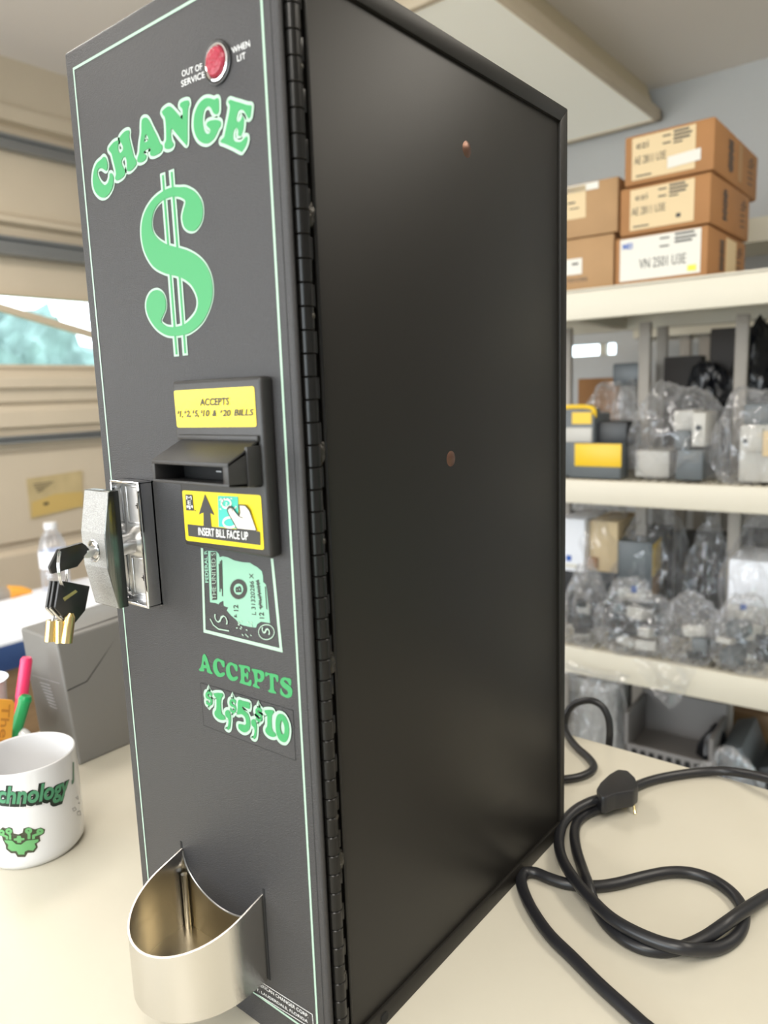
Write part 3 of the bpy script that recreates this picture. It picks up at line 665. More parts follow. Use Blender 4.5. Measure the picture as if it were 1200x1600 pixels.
b.poly([(LX-hw+.0006, *fr[2]), (LX+hw-.0006, *fr[2]), (LX+hw-.0006, *fr[3]), (LX-hw+.0006, *fr[3])])
b.poly([(LX-hw+.0006, *fr[1]), (LX+hw-.0006, *fr[1]), (LX+hw-.0006, *fr[2]), (LX-hw+.0006, *fr[2])], [[(LX+rad*math.cos(t), -.03515, LZ+rad*math.sin(t)) for t in [2*PI*k/N for k in range(N)]]])
b.build('handle_face', 'cast', th)
b = MB(); b.lathe([(.0068, -.0350), (.0070, -.0355), (.0064, -.0357), (.0062, -.0352), (.0060, -.0330), (.0050, -.0330)], (LX, 0, LZ), (0, 1, 0), 32); b.use('chrome')
b.lathe([(.0052, -.0332), (.0050, -.0350), (.0040, -.0354), (.0032, -.0354), (.0030, -.0332)], (LX, 0, LZ), (0, 1, 0), 28); b.build('lock_cylinder', 'chrome', th)

# coin cup
cup = MB(); xc, s_, e_, rr = .0962, .018, .0445, .0408; rimz = lambda y: .0992+.28*y-1.2*y*y*0; zb = .0405
def upath(r, e):
    L = [(xc-r, .001), (xc-r, -s_*.5), (xc-r, -s_)] + [(xc-r*math.cos(t), -s_-e*math.sin(t)) for t in [PI*k/40 for k in range(1, 40)]] + [(xc+r, -s_), (xc+r, -s_*.5), (xc+r, .001)]
    return L
ot, it = upath(rr, e_), upath(rr-.0011, e_-.0011)
vo = [[cup.bm.verts.new((x, y, z)) for x, y, z in ((x, y, zb), (x, y, rimz(y)))] for x, y in ot]; vi = [[cup.bm.verts.new((x, y, z)) for x, y, z in ((x, y, zb), (x, y, rimz(y)))] for x, y in it]
fs = []
for i in range(len(ot)-1):
    fs += [cup.bm.faces.new([vo[i][0], vo[i+1][0], vo[i+1][1], vo[i][1]]), cup.bm.faces.new([vi[i+1][0], vi[i][0], vi[i][1], vi[i+1][1]]),
           cup.bm.faces.new([vo[i][1], vo[i+1][1], vi[i+1][1], vi[i][1]]), cup.bm.faces.new([vo[i+1][0], vo[i][0], vi[i][0], vi[i+1][0]])]
cup._fin(fs, True); cp = cup.build('coin_cup', 'steel', cm)
b = MB(); b.prism([(x, y, zb+.001) for x, y in it], (0, 0, .0012)); b.build('cup_floor', 'steel_in', cp)
b = MB(); b.tube([(xc-rr+.0045, -.0032, zb+.002), (xc-rr+.0045, -.0032, .083)], .0022, 12, False); b.build('corner_bead', 'steel', cp)
for x_ in (xc-rr-.0016, xc+rr-.0002):
    b = MB(); b.box((x_, -.0003, zb), (x_+.0018, .0002, .1035)); b.build('mounting_slot', 'gap', cp)
b = MB(); arc_ = [(xc-rr*math.cos(t)*.97, -.0004, .0970-.026*math.sin(t)) for t in [PI*k/20 for k in range(21)]]; b.prism(arc_+[(xc+rr*.97, -.0004, zb+.002), (xc-rr*.97, -.0004, zb+.002)], (0, .0004, 0)); b.build('payout_opening', 'steel_in', cp)
b = MB(); b.tube(arc_, .0006, 8); b.build('opening_edge', 'chrome_soft', cp)

# ================================================================== KEYS
def flat_plate(mb, pts, x, th): mb.prism([at(px, py, 0, x) for px, py in pts], (-th, 0, 0), .0005)
Rk = rg(40, 720, .216667)
kx = LX+.0015
k1 = empty('key', (kx, -.04, LZ), 'black-headed key turned in the handle lock, pointing outward', 'key')
b = MB(); flat_plate(b, [Rk(*p) for p in ((238,640),(410,590),(440,612),(470,650),(425,700),(375,765),(192,818),(172,770))], kx+.0013, .0028); b.build('key_head', 'keyblack', k1)
b = MB(); b.lathe([(.0030, -.033), (.0032, -.041), (.0028, -.0415), (0, -.0415)], (LX, 0, LZ), (0, 1, 0), 20)
flat_plate(b, [Rk(*p) for p in ((420,690),(450,655),(500,648),(505,672),(470,700),(425,702))], kx+.0016, .002); b.build('key_barrel', 'chrome_soft', k1)
rc = at(*Rk(262, 775), 0, kx); kr = MB()
dv = (CAM-rc).normalized(); ax1 = Vector((0, 0, 1)); ax2 = Vector((.75, -.66, 0)).normalized()
rc = rc + Vector((0, 0, 0))
kr.tube([rc + (ax1*math.cos(t)*1.18+ax2*math.sin(t)*.93)*.0094 for t in [2*PI*k/20 for k in range(20)]], .00045, 8, closed=True, samples=3)
kr.tube([rc + Vector((.0009, .0005, 0)) + (ax1*math.cos(t)*1.18+ax2*math.sin(t)*.93)*.0094 for t in [.3+PI*k/14 for k in range(20)]], .00045, 8)
tag(kr.build('key_ring', 'chrome'), 'thin silver split ring looped through the key in the lock', 'key ring')
hang = [(0.0445, 0, 'front hanging key whose black head faces the camera with a gold stripe', (322, 1112, 296, 1312)),
        (0.0405, -36, 'middle hanging key, its black head seen edge-on behind the front one', (250, 1150, 250, 1308)),
        (0.0365, -62, 'leftmost hanging key, rearmost on the ring with a bent silver shank', (188, 1150, 176, 1300))]
for x_, dx, lab, tb_ in hang:
    kk = empty('key', at(*Rk(330+dx, 1000), 0, x_), lab, 'key', group=None)
    hd = [(245,866),(300,872),(465,905),(432,1080),(358,1172),(320,1110),(290,1120),(262,1120),(212,1062)]
    b = MB(); flat_plate(b, [Rk(px+dx, py) for px, py in hd], x_, .0022); h_ = b.build('key_head', 'keyblack', kk)
    if dx == 0:
        b = MB(); b.poly([at(*Rk(*p), 0, x_+.0003) for p in ((268,990),(360,930),(375,945),(282,1012))]); b.build('gold_stripe', 'brass', h_)
    sx, sy, ex, ey = tb_
    b = MB(); pa, pb = at(*Rk(sx, sy), 0, x_-.001), at(*Rk(ex, ey), 0, x_-.001); d_ = (pb-pa).normalized(); L_ = (pb-pa).length
    b.lathe([(.0018, -.0012 if dx == 0 else 0), (.0031, .0012 if dx == 0 else 0), (.0033, L_), (.0024, L_), (.0022, .004)], pa, d_, 20); b.build('key_barrel', 'brass', kk)
    if dx:
        b = MB(); b.tube([at(*Rk(*p), 0, x_+.0004) for p in ((212+dx, 1062), (235+dx, 1085), (262+dx, 1115), (sx+8, sy+2), (sx+8, sy+45))], .0008, 8); b.build('key_shank', 'chrome_soft', kk)

# ================================================================== MUGS AND PENS
def mug(name, c, r, h, label, hang_, hs=1):
    m = empty(name, (*c, 0), label, 'mug')
    b = MB(); b.lathe([(0, 0.003), (r*.82, .003), (r*.86, 0), (r*.93, .0015), (r*.99, .006), (r, .012), (r, h-.003), (r-.001, h-.0006), (r-.0022, h), (r-.0036, h-.001), (r-.0042, h-.004), (r-.0045, .012), (r*.8, .006), (0, .006)], (*c, 0), n=64)
    b.build('mug_body', 'ceramic', m)
    d = Vector((math.cos(hang_), math.sin(hang_), 0)); b = MB(); C0 = Vector((*c, 0))
    b.tube([C0+d*(r-.002)+Vector((0, 0, h*.82)), C0+d*(r+.014*hs)+Vector((0, 0, h*.86)), C0+d*(r+.026*hs)+Vector((0, 0, h*.68)), C0+d*(r+.025*hs)+Vector((0, 0, h*.45)), C0+d*(r+.012*hs)+Vector((0, 0, h*.25)), C0+d*(r-.002)+Vector((0, 0, h*.24))], .0052, 12)
    b.build('handle', 'ceramic', m); return m
MC, MR, MH = (-.1955, .0115), .0432, .0905
mg = mug('mug', MC, MR, MH, 'white ceramic mug with green Technology script and gear emblem, nearest left', math.radians(200))
def cyl_at(px, py, lift=.0003):
    d = ray(px, py); rr_ = MR+lift; ox, oy = CAM.x-MC[0], CAM.y-MC[1]
    a = d.x**2+d.y**2; bb = 2*(ox*d.x+oy*d.y); c_ = ox*ox+oy*oy-rr_**2; q = bb*bb-4*a*c_
    t = (-bb-math.sqrt(max(q, 0)))/(2*a); return CAM+d*t
def cyl_txt(b, s, A, B_, hgt, lift, **k):   # A, B_ photo pixels of the baseline ends
    pa, pb = cyl_at(*A), cyl_at(*B_)
    aa = math.atan2(pa.y-MC[1], pa.x-MC[0]); ab = math.atan2(pb.y-MC[1], pb.x-MC[0])
    rr_ = MR+lift
    fn = lambda p: Vector((MC[0]+rr_*math.cos(p.x), MC[1]+rr_*math.sin(p.x), p.z))
    text_on(b, s, (aa, 0, pa.z), (ab, 0, pb.z), (aa, 0, pa.z+hgt), fn=fn, **k)
Rm = rg(0, 1140, .14375)
def wrap(b, lift):      # bend flat print onto the mug wall
    bmesh.ops.triangulate(b.bm, faces=b.bm.faces[:]); bmesh.ops.subdivide_edges(b.bm, edges=b.bm.edges[:], cuts=5, use_grid_fill=True)
    for v in b.bm.verts:
        dx, dy = v.co.x-MC[0], v.co.y-MC[1]; k = (MR+lift)/math.hypot(dx, dy); v.co.x, v.co.y = MC[0]+dx*k, MC[1]+dy*k
    return b
b = MB(); cyl_txt(b, 'echnology', (-16.5, 1263), (112, 1249), .0248, .0003, shear=.3, bold=.11); b.build('script_outline', mat('mug_dark_green', (.006, .014, .010), .35), mg)
b = MB(); cyl_txt(b, 'echnology', (-14, 1259), (110, 1245), .0212, .0006, shear=.3, bold=.03); b.build('script', mat('mug_green', (.07, .27, .14), .35), mg)
b = MB(); cyl_txt(b, 'of Quality Repairs', (-4, 1275), (77, 1269), .0085, .0003, shear=.15, bold=.005); b.build('tagline', 'ink', mg)
b = MB(); cyl_txt(b, 'J', (112, 1226), (119, 1222), .020, .0004, shear=.3, bold=.05); b.build('script_initial', mat('mug_gray_green', (.10, .22, .15), .4), mg)
b = MB()
for L_ in (((790,860),(815,840),(830,870),(800,890)), ((840,900),(870,880),(880,930),(845,930)), ((825,740),(845,720),(850,760)), ((855,800),(862,790),(866,806))): b.band([cyl_at(*Rm(*p), lift=.0004) for p in L_], .0006, (1, 0, 0))
b.build('doodle', 'graylight', mg)
GO = [(-10,1150),(0,1085),(30,1060),(60,1075),(95,1060),(135,1075),(145,1130),(200,1140),(245,1120),(255,1075),(310,1060),(350,1075),(380,1085),(440,1065),(490,1085),(480,1130),(430,1160),(440,1210),(400,1240),(410,1280),(370,1335),(300,1340),(275,1385),(190,1385),(165,1345),(120,1345),(65,1300),(60,1255),(30,1200),(20,1160)]
b = MB(); b.poly([cyl_at(*Rm(*p), lift=.0003) for p in GO]); wrap(b, .0003); b.build('emblem_outline', mat('mug_olive', (.05, .055, .03), .4), mg)
b = MB(); lf = .0007
b.poly([cyl_at(*Rm(*p), lift=lf) for p in ((45,1200),(130,1205),(175,1245),(230,1250),(275,1215),(295,1205),(420,1190),(415,1215),(375,1240),(390,1275),(360,1315),(305,1310),(270,1325),(265,1358),(200,1358),(180,1320),(125,1320),(85,1290),(90,1250),(60,1225))])
b.poly([cyl_at(*Rm(*p), lift=lf) for p in ((185,1155),(225,1155),(230,1178),(265,1178),(265,1200),(232,1205),(228,1230),(188,1230),(184,1208),(150,1205),(150,1182),(182,1180))])
for cx_, cy_, ex_, ey_ in ((95, 1105, 110, 1195), (310, 1100, 315, 1190), (435, 1108, 365, 1190), (15, 1120, 75, 1195)):
    b.band([cyl_at(*Rm(cx_+24*math.cos(t), cy_+20*math.sin(t)), lift=lf) for t in [PI*k/8 for k in range(16)]], .0022, (.9, -.4, 0))
    b.band([cyl_at(*Rm(cx_, cy_+20), lift=lf), cyl_at(*Rm(ex_, cy_+45), lift=lf), cyl_at(*Rm(ex_, ey_), lift=lf)], .0022, (.9, -.4, 0), False)
wrap(b, .0007); b.build('emblem', mat('mug_light_green', (.14, .40, .15), .4), mg)
pc = (-.350, .040)
mug('mug', pc, .034, .064, 'white mug behind the printed one, holding pens, handle toward the gray box', math.radians(35), .55)
def pen(pa, pb, r, m1, m2, name, lab, cat, cap_=.45):
    e = empty(name, pa, lab, cat); d = (pb-pa); b = MB(); L_ = d.length
    b.lathe([(0, 0), (r*.5, 0), (r, .006), (r, L_*(1-cap_))], pa, d, 20); b.build('barrel', m1, e)
    b = MB(); b.lathe([(r*1.08, L_*(1-cap_)), (r*1.12, L_*(1-cap_)+.002), (r*1.05, L_-.003), (r*.8, L_), (r*.55, L_), (0, L_-.001)], pa, d, 20); b.build('cap', m2, e)
pa_, pb_ = at(30, 1150, 0, -.325), at(42, 1027, 0, -.335); pen(at(22, 1178, 0, -.340), pb_, .0058, 'dpink', 'pink', 'highlighter', 'pink highlighter standing in the rear white mug', 'highlighter', .42)
pb_ = at(41, 1087, 0, -.315); pen(at(14, 1178, 0, -.325), pb_, .0062, 'mgreen', 'mgreen', 'marker', 'green marker pen leaning in the rear white mug', 'marker', .1)
tg = empty('orange_tag', at(5, 1160, 0, -.318), 'orange engraved tag standing in the rear mug beside the green marker', 'tag')
b = MB(); tq = [at(px, py, 0, -.308) for px, py in ((-30, 1180), (16, 1180), (24, 1100), (20, 1094), (-30, 1090))]; b.prism(tq, (-.003, 0, 0), .001); b.build('plate', 'orange', tg)
b = MB(); text_on(b, 'Ther', at(3, 1100, 0, -.3075), at(-2, 1168, 0, -.3075), at(16, 1101, 0, -.3075), bold=.01); b.build('engraving', 'dorange', tg)
b = MB(); pq = at(0, 1075, 0, -.39); b.lathe([(0, .001), (.02, .001), (.022, 0), (.028, .098), (.030, .1), (.0275, .1), (.021, .005), (0, .005)], (-.392, .055+.0, 0), n=40)
tag(b.build('cup', 'ceramic'), 'tall white cup behind the orange tag at the far left', 'cup')

# ================================================================== GRAY CASSETTE BOX
gx = empty('gray_cassette', (-.35, .2, 0), 'gray plastic bill cassette box standing between the mugs and the change machine', 'box')
y0, y1 = .114, .30
b = MB(); b.hexa([(-.388, y0, 0), (-.301, y0, 0), (-.301, y1, 0), (-.388, y1, 0), (-.409, y0, .142), (-.325, y0, .142), (-.325, y1, .150), (-.409, y1, .150)], .003, 3); bx = b.build('body', 'grayplastic', gx)
sx_ = lambda z_: -.301-.024*z_/.142+.0004
b = MB(); b.use('gap')
for L_ in (((.116, .085), (.140, .088), (.200, .138), (.24, .142)), ((.225, .004), (.225, .147))): b.band([(sx_(z_), y_, z_) for y_, z_ in L_], .0012, (1, 0, 0), False)
b.build('side_seam', 'gap', bx)
b = MB(); b.hexa([(-.300, .228, .002), (-.293, .232, .002), (-.293, .298, .002), (-.300, .298, .002), (-.324, .228, .146), (-.315, .232, .146), (-.315, .298, .148), (-.324, .298, .148)], .002); b.build('side_rail', 'grayplastic', gx)
b = MB()
for k in range(8):
    b.band([at(62+k*2.2, 1066+k*5.2, 1, y0-.0006), at(78+k*1.6, 1071+k*5.2, 1, y0-.0006)], .0012, (0, -1, 0), False)
b.band([at(50, 1055, 1, y0-.0006), at(93, 1068, 1, y0-.0006)], .0006, (0, -1, 0), False)
b.build('molded_text', 'graylight', gx)
b = MB(); b.hexa([(-.400, .135, .1405), (-.335, .135, .1405), (-.335, .25, .147), (-.400, .25, .147), (-.400, .135, .1445), (-.335, .135, .1445), (-.335, .25, .151), (-.400, .25, .151)], .0015); b.build('lid', 'grayplastic', gx)

# ================================================================== SIDE DESK
dk = empty('side_desk', (-1.3, .5, ZF), 'wooden side desk with a dark blue edge, behind the gray box', 'desk')
b = MB(); b.box((-1.345, -.3, -.105), (-.975, 1.1, -.055), .004); b.build('blue_top', 'blue', dk)
b = MB(); b.box((-1.33, -.25, ZF), (-1.0, 1.05, -.105)); b.build('cabinet', 'wood', dk)
b = MB(); pr_ = [at(0, 1009, 2, -.05), at(40, 1000, 2, -.05), at(190, 962, 2, -.05), at(190, 905, 2, -.05), at(75, 925, 2, -.05), at(0, 938, 2, -.05)]
pr_ = [Vector((-.978, -.1, -.0545)), Vector((-.978, 1.08, -.0545)), Vector((-1.34, 1.08, -.0545)), Vector((-1.34, .5, -.0545)), Vector((-1.34, .1, -.0545))]
b.prism(pr_, (0, 0, .006)); tag(b.build('paper_sheets', 'paper'), 'stack of large white paper sheets covering the side desk', 'paper')
pt_ = empty('pouch', at(10, 920, 2, -.05), 'gray and orange rolled pouch lying behind the white paper, far left', 'pouch')
b = MB(); b.tube([at(-60, 932, 0, -1.325), at(-15, 930, 0, -1.325), at(15, 928, 0, -1.325), at(38, 925, 0, -1.325)], lambda t: .026*(1-.55*t), 14); b.build('roll', 'post', pt_)
b = MB(); b.tube([at(14, 926, 0, -1.318), at(32, 924, 0, -1.318), at(48, 926, 0, -1.318)], lambda t: .018*(1-.6*t), 12); b.build('orange_end', 'orange', pt_)
# bottle
bt_c = at(90, 930, 0, -1.30); bc = (bt_c.x, bt_c.y); zt = at(90, 814, 0, -1.30).z; zb_ = -.055
bt = empty('water_bottle', (*bc, zb_), 'clear plastic water bottle with a white cap on the side desk', 'bottle'); hh = zt-zb_
b = MB(); b.lathe([(0, 0), (.030, 0), (.033, .006), (.033, hh*.30), (.031, hh*.33), (.033, hh*.36), (.033, hh*.60), (.032, hh*.64), (.026, hh*.76), (.014, hh*.89), (.0125, hh*.93)], (*bc, zb_), n=36); b.build('bottle_body', 'bottle', bt)
b = MB(); b.lathe([(.0333, hh*.36), (.0336, hh*.37), (.0336, hh*.59), (.0333, hh*.6)], (*bc, zb_), n=36); b.build('label_band', 'paper', bt)
b = MB(); b.lathe([(.0150, hh*.905), (.0155, hh*.91), (.0155, hh*.99), (.014, hh), (0, hh)], (*bc, zb_), n=28); b.build('bottle_cap', 'ceramic', bt)

# ================================================================== CORDS
CRAD = .0046; Rc = rg(780, 1060, .35)
def path(L): return [at(*Rc(x, y), 2, h) for x, y, h in L]
h0, h1, h2 = CRAD, CRAD*2.9, CRAD*3.6
cA = [(700,1600,h0),(640,1543,h0),(560,1470,h0),(450,1370,h0),(330,1250,h0),(220,1140,h0),(140,1020,h0),(100,920,h0),(110,872,h0),(160,868,h0),(230,895,h0),(310,918,h0),(430,928,h0),(530,915,h0),(650,885,h0),(750,866,h0),(850,868,h0),(950,898,h0),(1030,950,h0),(1078,1010,h0),(1092,1075,h0),(1065,1145,h0),(1000,1195,h0),(920,1213,h0*1.6),(830,1205,h1),(720,1180,h1),(600,1130,h1),(500,1070,h1),(420,995,h1),(350,915,h1),(290,825,h0*2.4),(267,740,h0*1.6),(282,655,h0*2),(335,592,h0*2.6),(400,555,h0*3),(445,540,h0*3.2)]
pc_ = empty('power_cord', at(*Rc(535, 520), 2, 0), 'black power cord looping on the table and ending in a moulded plug', 'power cord')
PA = [Vector(p) for p in ((.62, -.632, -.25), (.62, -.630, -.06), (.62, -.627, -.012), (.62, -.615, .004), (.62, -.60, .0055), (.62, -.55, CRAD), (.61, -.40, CRAD), (.58, -.22, CRAD), (.53, -.08, CRAD), (.46, .02, CRAD), (.40, .083, CRAD), (.36, .117, CRAD))] + path(cA)
b = MB(); b.tube(PA, CRAD, 14); b.build('cable', 'cord', pc_)
# plug: flat bell shape, prongs downward
PZ = .0115
top = [(433,490),(450,462),(490,425),(530,402),(575,408),(608,440),(622,480),(600,500),(520,512),(480,530),(455,528)]
b = MB(); tp = [at(*Rc(x, y), 2, .0265) for x, y in top]; b.prism(tp, (0, 0, -.0175), .0022); b.build('plug', 'cord', pc_)
for (ax_, ay_, bx_, by_) in ((592, 556, 608, 604), (548, 560, 560, 575)):
    b = MB(); p1 = at(*Rc(ax_, ay_), 2, .0095); p1.y += .003; p2 = at(*Rc(bx_, by_), 2, .0006); b.tube([p1+Vector((0, 0, .004)), p1.lerp(p2, .5), p2], .0013, 8); b.build('prong', 'brass', pc_)
cB = [(1420,520,.019),(1320,480,.019),(1200,447,.016),(1100,425,.011),(1000,413,.007),(900,418,h0),(800,430,h0),(700,450,h0),(620,478,h0),(560,520,h0),(500,560,h0),(440,585,h0),(390,605,h0),(350,640,h0),(336,690,h0),(345,765,h0),(370,845,h0),(395,915,h0*2.3),(428,1015,h0),(475,1090,h0),(545,1155,h0),(630,1200,h0),(720,1216,h0),(790,1208,h0),(860,1185,h0*1.3),(930,1150,h0*1.8),(1010,1095,h1),(1080,1045,h1),(1150,1000,h1*.8),(1210,965,h0*1.5),(1330,920,h0),(1420,900,h0)]
PB = [Vector(p) for p in ((1.363, .40, -.3), (1.360, .40, -.04), (1.354, .40, -.004), (1.335, .40, .006), (1.29, .40, CRAD), (1.1, .42, CRAD), (.85, .45, CRAD), (.62, .475, CRAD), (.48, .485, .009), (.41, .489, .015))] + path(cB) + [Vector(p) for p in ((.42, .368, CRAD), (.48, .372, CRAD), (.62, .365, CRAD), (.85, .345, CRAD), (1.1, .32, CRAD), (1.29, .30, CRAD), (1.335, .30, .006), (1.354, .30, -.004), (1.360, .30, -.04), (1.363, .30, -.3))]
b = MB(); b.tube(PB, CRAD, 14); tag(b.build('cable', 'cord'), 'black cable passing under the plug and leaving the table at the right', 'cable')
pts = [Vector((.10, .36, CRAD)), at(*Rc(260, 448), 2, CRAD), at(*Rc(310, 448), 2, CRAD), at(*Rc(365, 437), 2, CRAD), at(*Rc(410, 415), 2, CRAD), at(*Rc(422, 388), 2, CRAD), at(*Rc(395, 350), 2, CRAD), at(*Rc(350, 310), 2, CRAD), at(*Rc(310, 262), 2, CRAD*1.2), at(*Rc(292, 215), 1, .492), at(*Rc(300, 160), 1, .495), at(*Rc(335, 115), 1, .50), at(*Rc(400, 98), 1, .503), at(*Rc(455, 120), 1, .505), at(*Rc(487, 175), 1, .505), at(*Rc(494, 240), 1, .505), at(*Rc(490, 310), 1, .508), at(*Rc(488, 420), 1, .51)]
b = MB(); b.tube(pts, .0040, 12); tag(b.build('cable', 'cord'), 'black cable arching behind the machine over the rear table edge', 'cable')

# ================================================================== SHELVING
SYAW = math.radians(3.2); SD_ = Vector((math.cos(SYAW), math.sin(SYAW), 0)); SN = Vector((-math.sin(SYAW), math.cos(SYAW), 0))
S0 = at(1200, 440, 1, 1.40); S0.z = 0
def sh_at(px, py, back=0.0): return atp(px, py, S0+SN*back, SN)
def loc(px, py, back=0): v = sh_at(px, py, back)-S0; return v.dot(SD_), back, v.z
SM = Matrix.Translation(S0) @ Matrix.Rotation(SYAW, 4, 'Z')
zs = []
for (pa, pb) in ((418, 474), (762, 805), (1065, 1113)): zs.append((sh_at(1200, pa).z, sh_at(1200, pb).z))
sf = empty('storage_shelving', S0+Vector((0, .2, ZF)), 'cream metal storage shelving behind the table', 'shelving', SYAW)
SX0, SX1, SDp = -1.3, .55, .46
def smb(): b = MB(); b.X = SM; return b
for i, (zt_, zb2) in enumerate(zs + [(zs[2][0]-.42, zs[2][0]-.48)]):
    b = smb(); b.box((SX0, 0, zb2), (SX1, .022, zt_), .004); b.box((SX0, SDp-.02, zb2), (SX1, SDp, zt_), .003)
    if i == 0: b.box((SX0, 0, zt_-.008), (SX1, SDp, zt_-.002))
    else:
        for k in range(84): x_ = SX0+.022*k+.01; b.box((x_, .018, zt_-.010), (x_+.011, SDp-.01, zt_-.003))
        for k in range(7): b.box((SX0, .03+.064*k, zt_-.013), (SX1, .042+.064*k, zt_-.005))
    for xx in (-.9, -.45, .0, .4): b.box((xx, .02, zb2+.005), (xx+.03, SDp-.02, zt_-.014))
    b.build('shelf_board', 'shelf', sf)
for px in (890, 1010, 1158):
    for bk in (.26, .46):
        x_ = loc(px+(26 if bk > .3 and px != 890 else 0), 640, bk)[0]
        b = smb(); b.box((x_-.014, bk-.03, ZF), (x_+.014, bk-.012, zs[0][1]+.002), .002); b.build('post', 'post', sf)
for x_ in (SX0+.02, SX1-.02):
    for bk in (.035, .455): b = smb(); b.box((x_-.014, bk-.012, ZF), (x_+.014, bk+.006, zs[0][1]+.002), .002); b.build('post', 'post', sf)
# second unit further back
b2f = empty('rear_shelving', S0+SN*.8+Vector((0, 0, ZF)), 'gray metal shelving further back, seen between the front shelves', 'shelving', SYAW)
for px in (1068, 1098, 1128, 1150):
    x_ = loc(px, 600, .78)[0]; b = smb(); b.box((x_-.016, .78, ZF), (x_+.016, .81, loc(px, 505, .78)[2]), .002); b.build('post', 'post', b2f)
for pa, pb in ((340, 378), (500, 515), (745, 760)):
    b = smb(); b.box((-.5, .76, loc(1180, pb, .76)[2]), (.6, 1.02, loc(1180, pa, .76)[2])); b.build('shelf_board', 'shelf', b2f)
# cartons on top
def carton(name, fpx, zlo, zhi, back, depth, m, lab, yaw=0.0, labels=()):
    xl, xr = loc(fpx[0], fpx[2], back)[0], loc(fpx[1], fpx[2], back)[0]
    e = empty(name, SM @ Vector(((xl+xr)/2, back+depth/2, zlo)), lab, 'carton', SYAW+yaw, 'cartons on the top shelf')
    X = SM @ Matrix.Translation((xl, back, 0)) @ Matrix.Rotation(yaw, 4, 'Z'); wd = xr-xl
    b = MB(); b.X = X; b.box((0, 0, zlo+.001), (wd, depth, zhi-.001), .004, 2); b.build('box_body', m, e)
    b = MB(); b.X = X; b.box((wd*.02, -.0008, (zlo+zhi)/2+.0), (wd*.98, .0002, (zlo+zhi)/2+.0008)) if False else None
    b = MB(); b.X = X; b.use('gap'); b.box((.004, depth*.5-.001, zhi-.0012), (wd-.004, depth*.5+.001, zhi-.0004)); b.build('lid_seam', 'gap', e)
    return e, X, wd, depth
zc0 = zs[0][0]
def face_lab(e, X, wd, zlo, zhi, u0, u1, v0, v1, m, lines, name='paper_label'):
    hgt = zhi-zlo; f = lambda u, v, l=.0008: (u*wd, -l, zlo+v*hgt)
    b = MB(); b.X = X; b.poly([f(u0, v0), f(u1, v0), f(u1, v1), f(u0, v1)]); L = b.build(name, m, e)
    b = MB(); b.X = X; b.use('ink'); k = 'ink'
    for s, a, c, lo, hi, *mm in lines:
        if s == '-': b.band([f(a, lo, .0014), f(c, lo, .0014)], hi*hgt, (0, -1, 0), False)
        else: text_on(b, s, f(a, lo, .0014), f(c, lo, .0014), f(a, hi, .0014))
    if lines: b.build('label_print', None, L)
    return L
def side_mark(e, X, wd, dep, zlo, zhi, seed, tape=True):
    hgt = zhi-zlo; f = lambda y_, v: (wd+.0008, y_*dep, zlo+v*hgt); b = MB(); b.X = X; b.use('ink')
    for k in range(9):
        v = .22+k*.07; w_ = .035+.025*abs(math.sin(k*1.3+seed)); b.band([f(.34-w_, v), f(.34+w_, v+.01)], hgt*.05, (1, 0, 0), False)
    b.build('side_emblem', 'ink', e); b = MB(); b.X = X
    for k in range(4): b.band([f(.74, .25+.12*k), f(.86, .27+.12*k)], hgt*.03, (1, 0, 0), False)
    b.band([f(.76, .7), f(.84, .82), f(.88, .7)], .004, (1, 0, 0)); b.build('side_print', 'ink', e)
    if tape:
        b = MB(); b.X = X; b.box((wd-.001, dep*.52, zlo+hgt*.15), (wd+.0006, dep*.60, zhi-hgt*.1)); b.build('paper_tape', 'carton2', e)
zA = loc(1105, 355, .03)[2]; zB = loc(1113, 270, .03)[2]; zD = loc(1117, 183, .02)[2]; zA = zc0+(zD-zc0)*.335; zB = zc0+(zD-zc0)*.665
LU = [('-', .44, .53, .84, .03), ('-', .56, .73, .88, .04), ('-', .56, .76, .81, .04), ('-', .56, .74, .74, .04), ('-', .56, .66, .67, .03), ('-', .44, .53, .70, .03)]
LT = [('-', .50, .60, .86, .03), ('-', .66, .86, .90, .04), ('-', .66, .88, .82, .04), ('-', .66, .84, .75, .04), ('-', .50, .60, .70, .03)]
e, X, wd, dp_ = carton('carton', (961, 1108, 400), zc0, zA, .030, .30, 'carton', 'bottom carton of the right stack, with a white VN 2501 U3E label', -.06)
face_lab(e, X, wd, zc0, zA, .06, .93, .08, .95, 'wlabel', [('VN 2501 U3E', .28, .78, .30, .50)] + LT)
b = MB(); b.X = X; text_on(b, 'MEI', (wd*.09, -.0016, zc0+(zA-zc0)*.74), (wd*.2, -.0016, zc0+(zA-zc0)*.74), (wd*.09, -.0016, zc0+(zA-zc0)*.86), bold=.02); b.build('blue_logo', 'devblue', e)
b = MB(); b.X = X; b.poly([(wd*.80, -.0016, zc0+.014), (wd*.89, -.0016, zc0+.014), (wd*.89, -.0016, zc0+.026), (wd*.80, -.0016, zc0+.026)]); b.build('yellow_dot', 'yellow', e)
side_mark(e, X, wd, dp_, zc0, zA, 1)
b = MB(); b.X = X; b.box((wd-.001, dp_*.45, zc0+.004), (wd+.001, dp_*.72, zA-.01)); b.build('torn_label', 'clabel', e)
e, X, wd, dp_ = carton('carton', (969, 1113, 315), zA, zB, .026, .30, 'carton', 'middle carton of the right stack, cream label without a white strip', -.07)
face_lab(e, X, wd, zA, zB, .12, .83, .1, .93, 'clabel', [('ezi', .18, .32, .70, .82), ('AE 2811 U3E', .14, .52, .40, .56), ('-', .16, .34, .17, .03), ('-', .64, .69, .26, .08)] + LU)
side_mark(e, X, wd, dp_, zA, zB, 2, False)
e, X, wd, dp_ = carton('carton', (976, 1118, 240), zB, zD, .018, .37, 'carton', 'topmost carton of the right stack, white strip on its cream label', -.05)
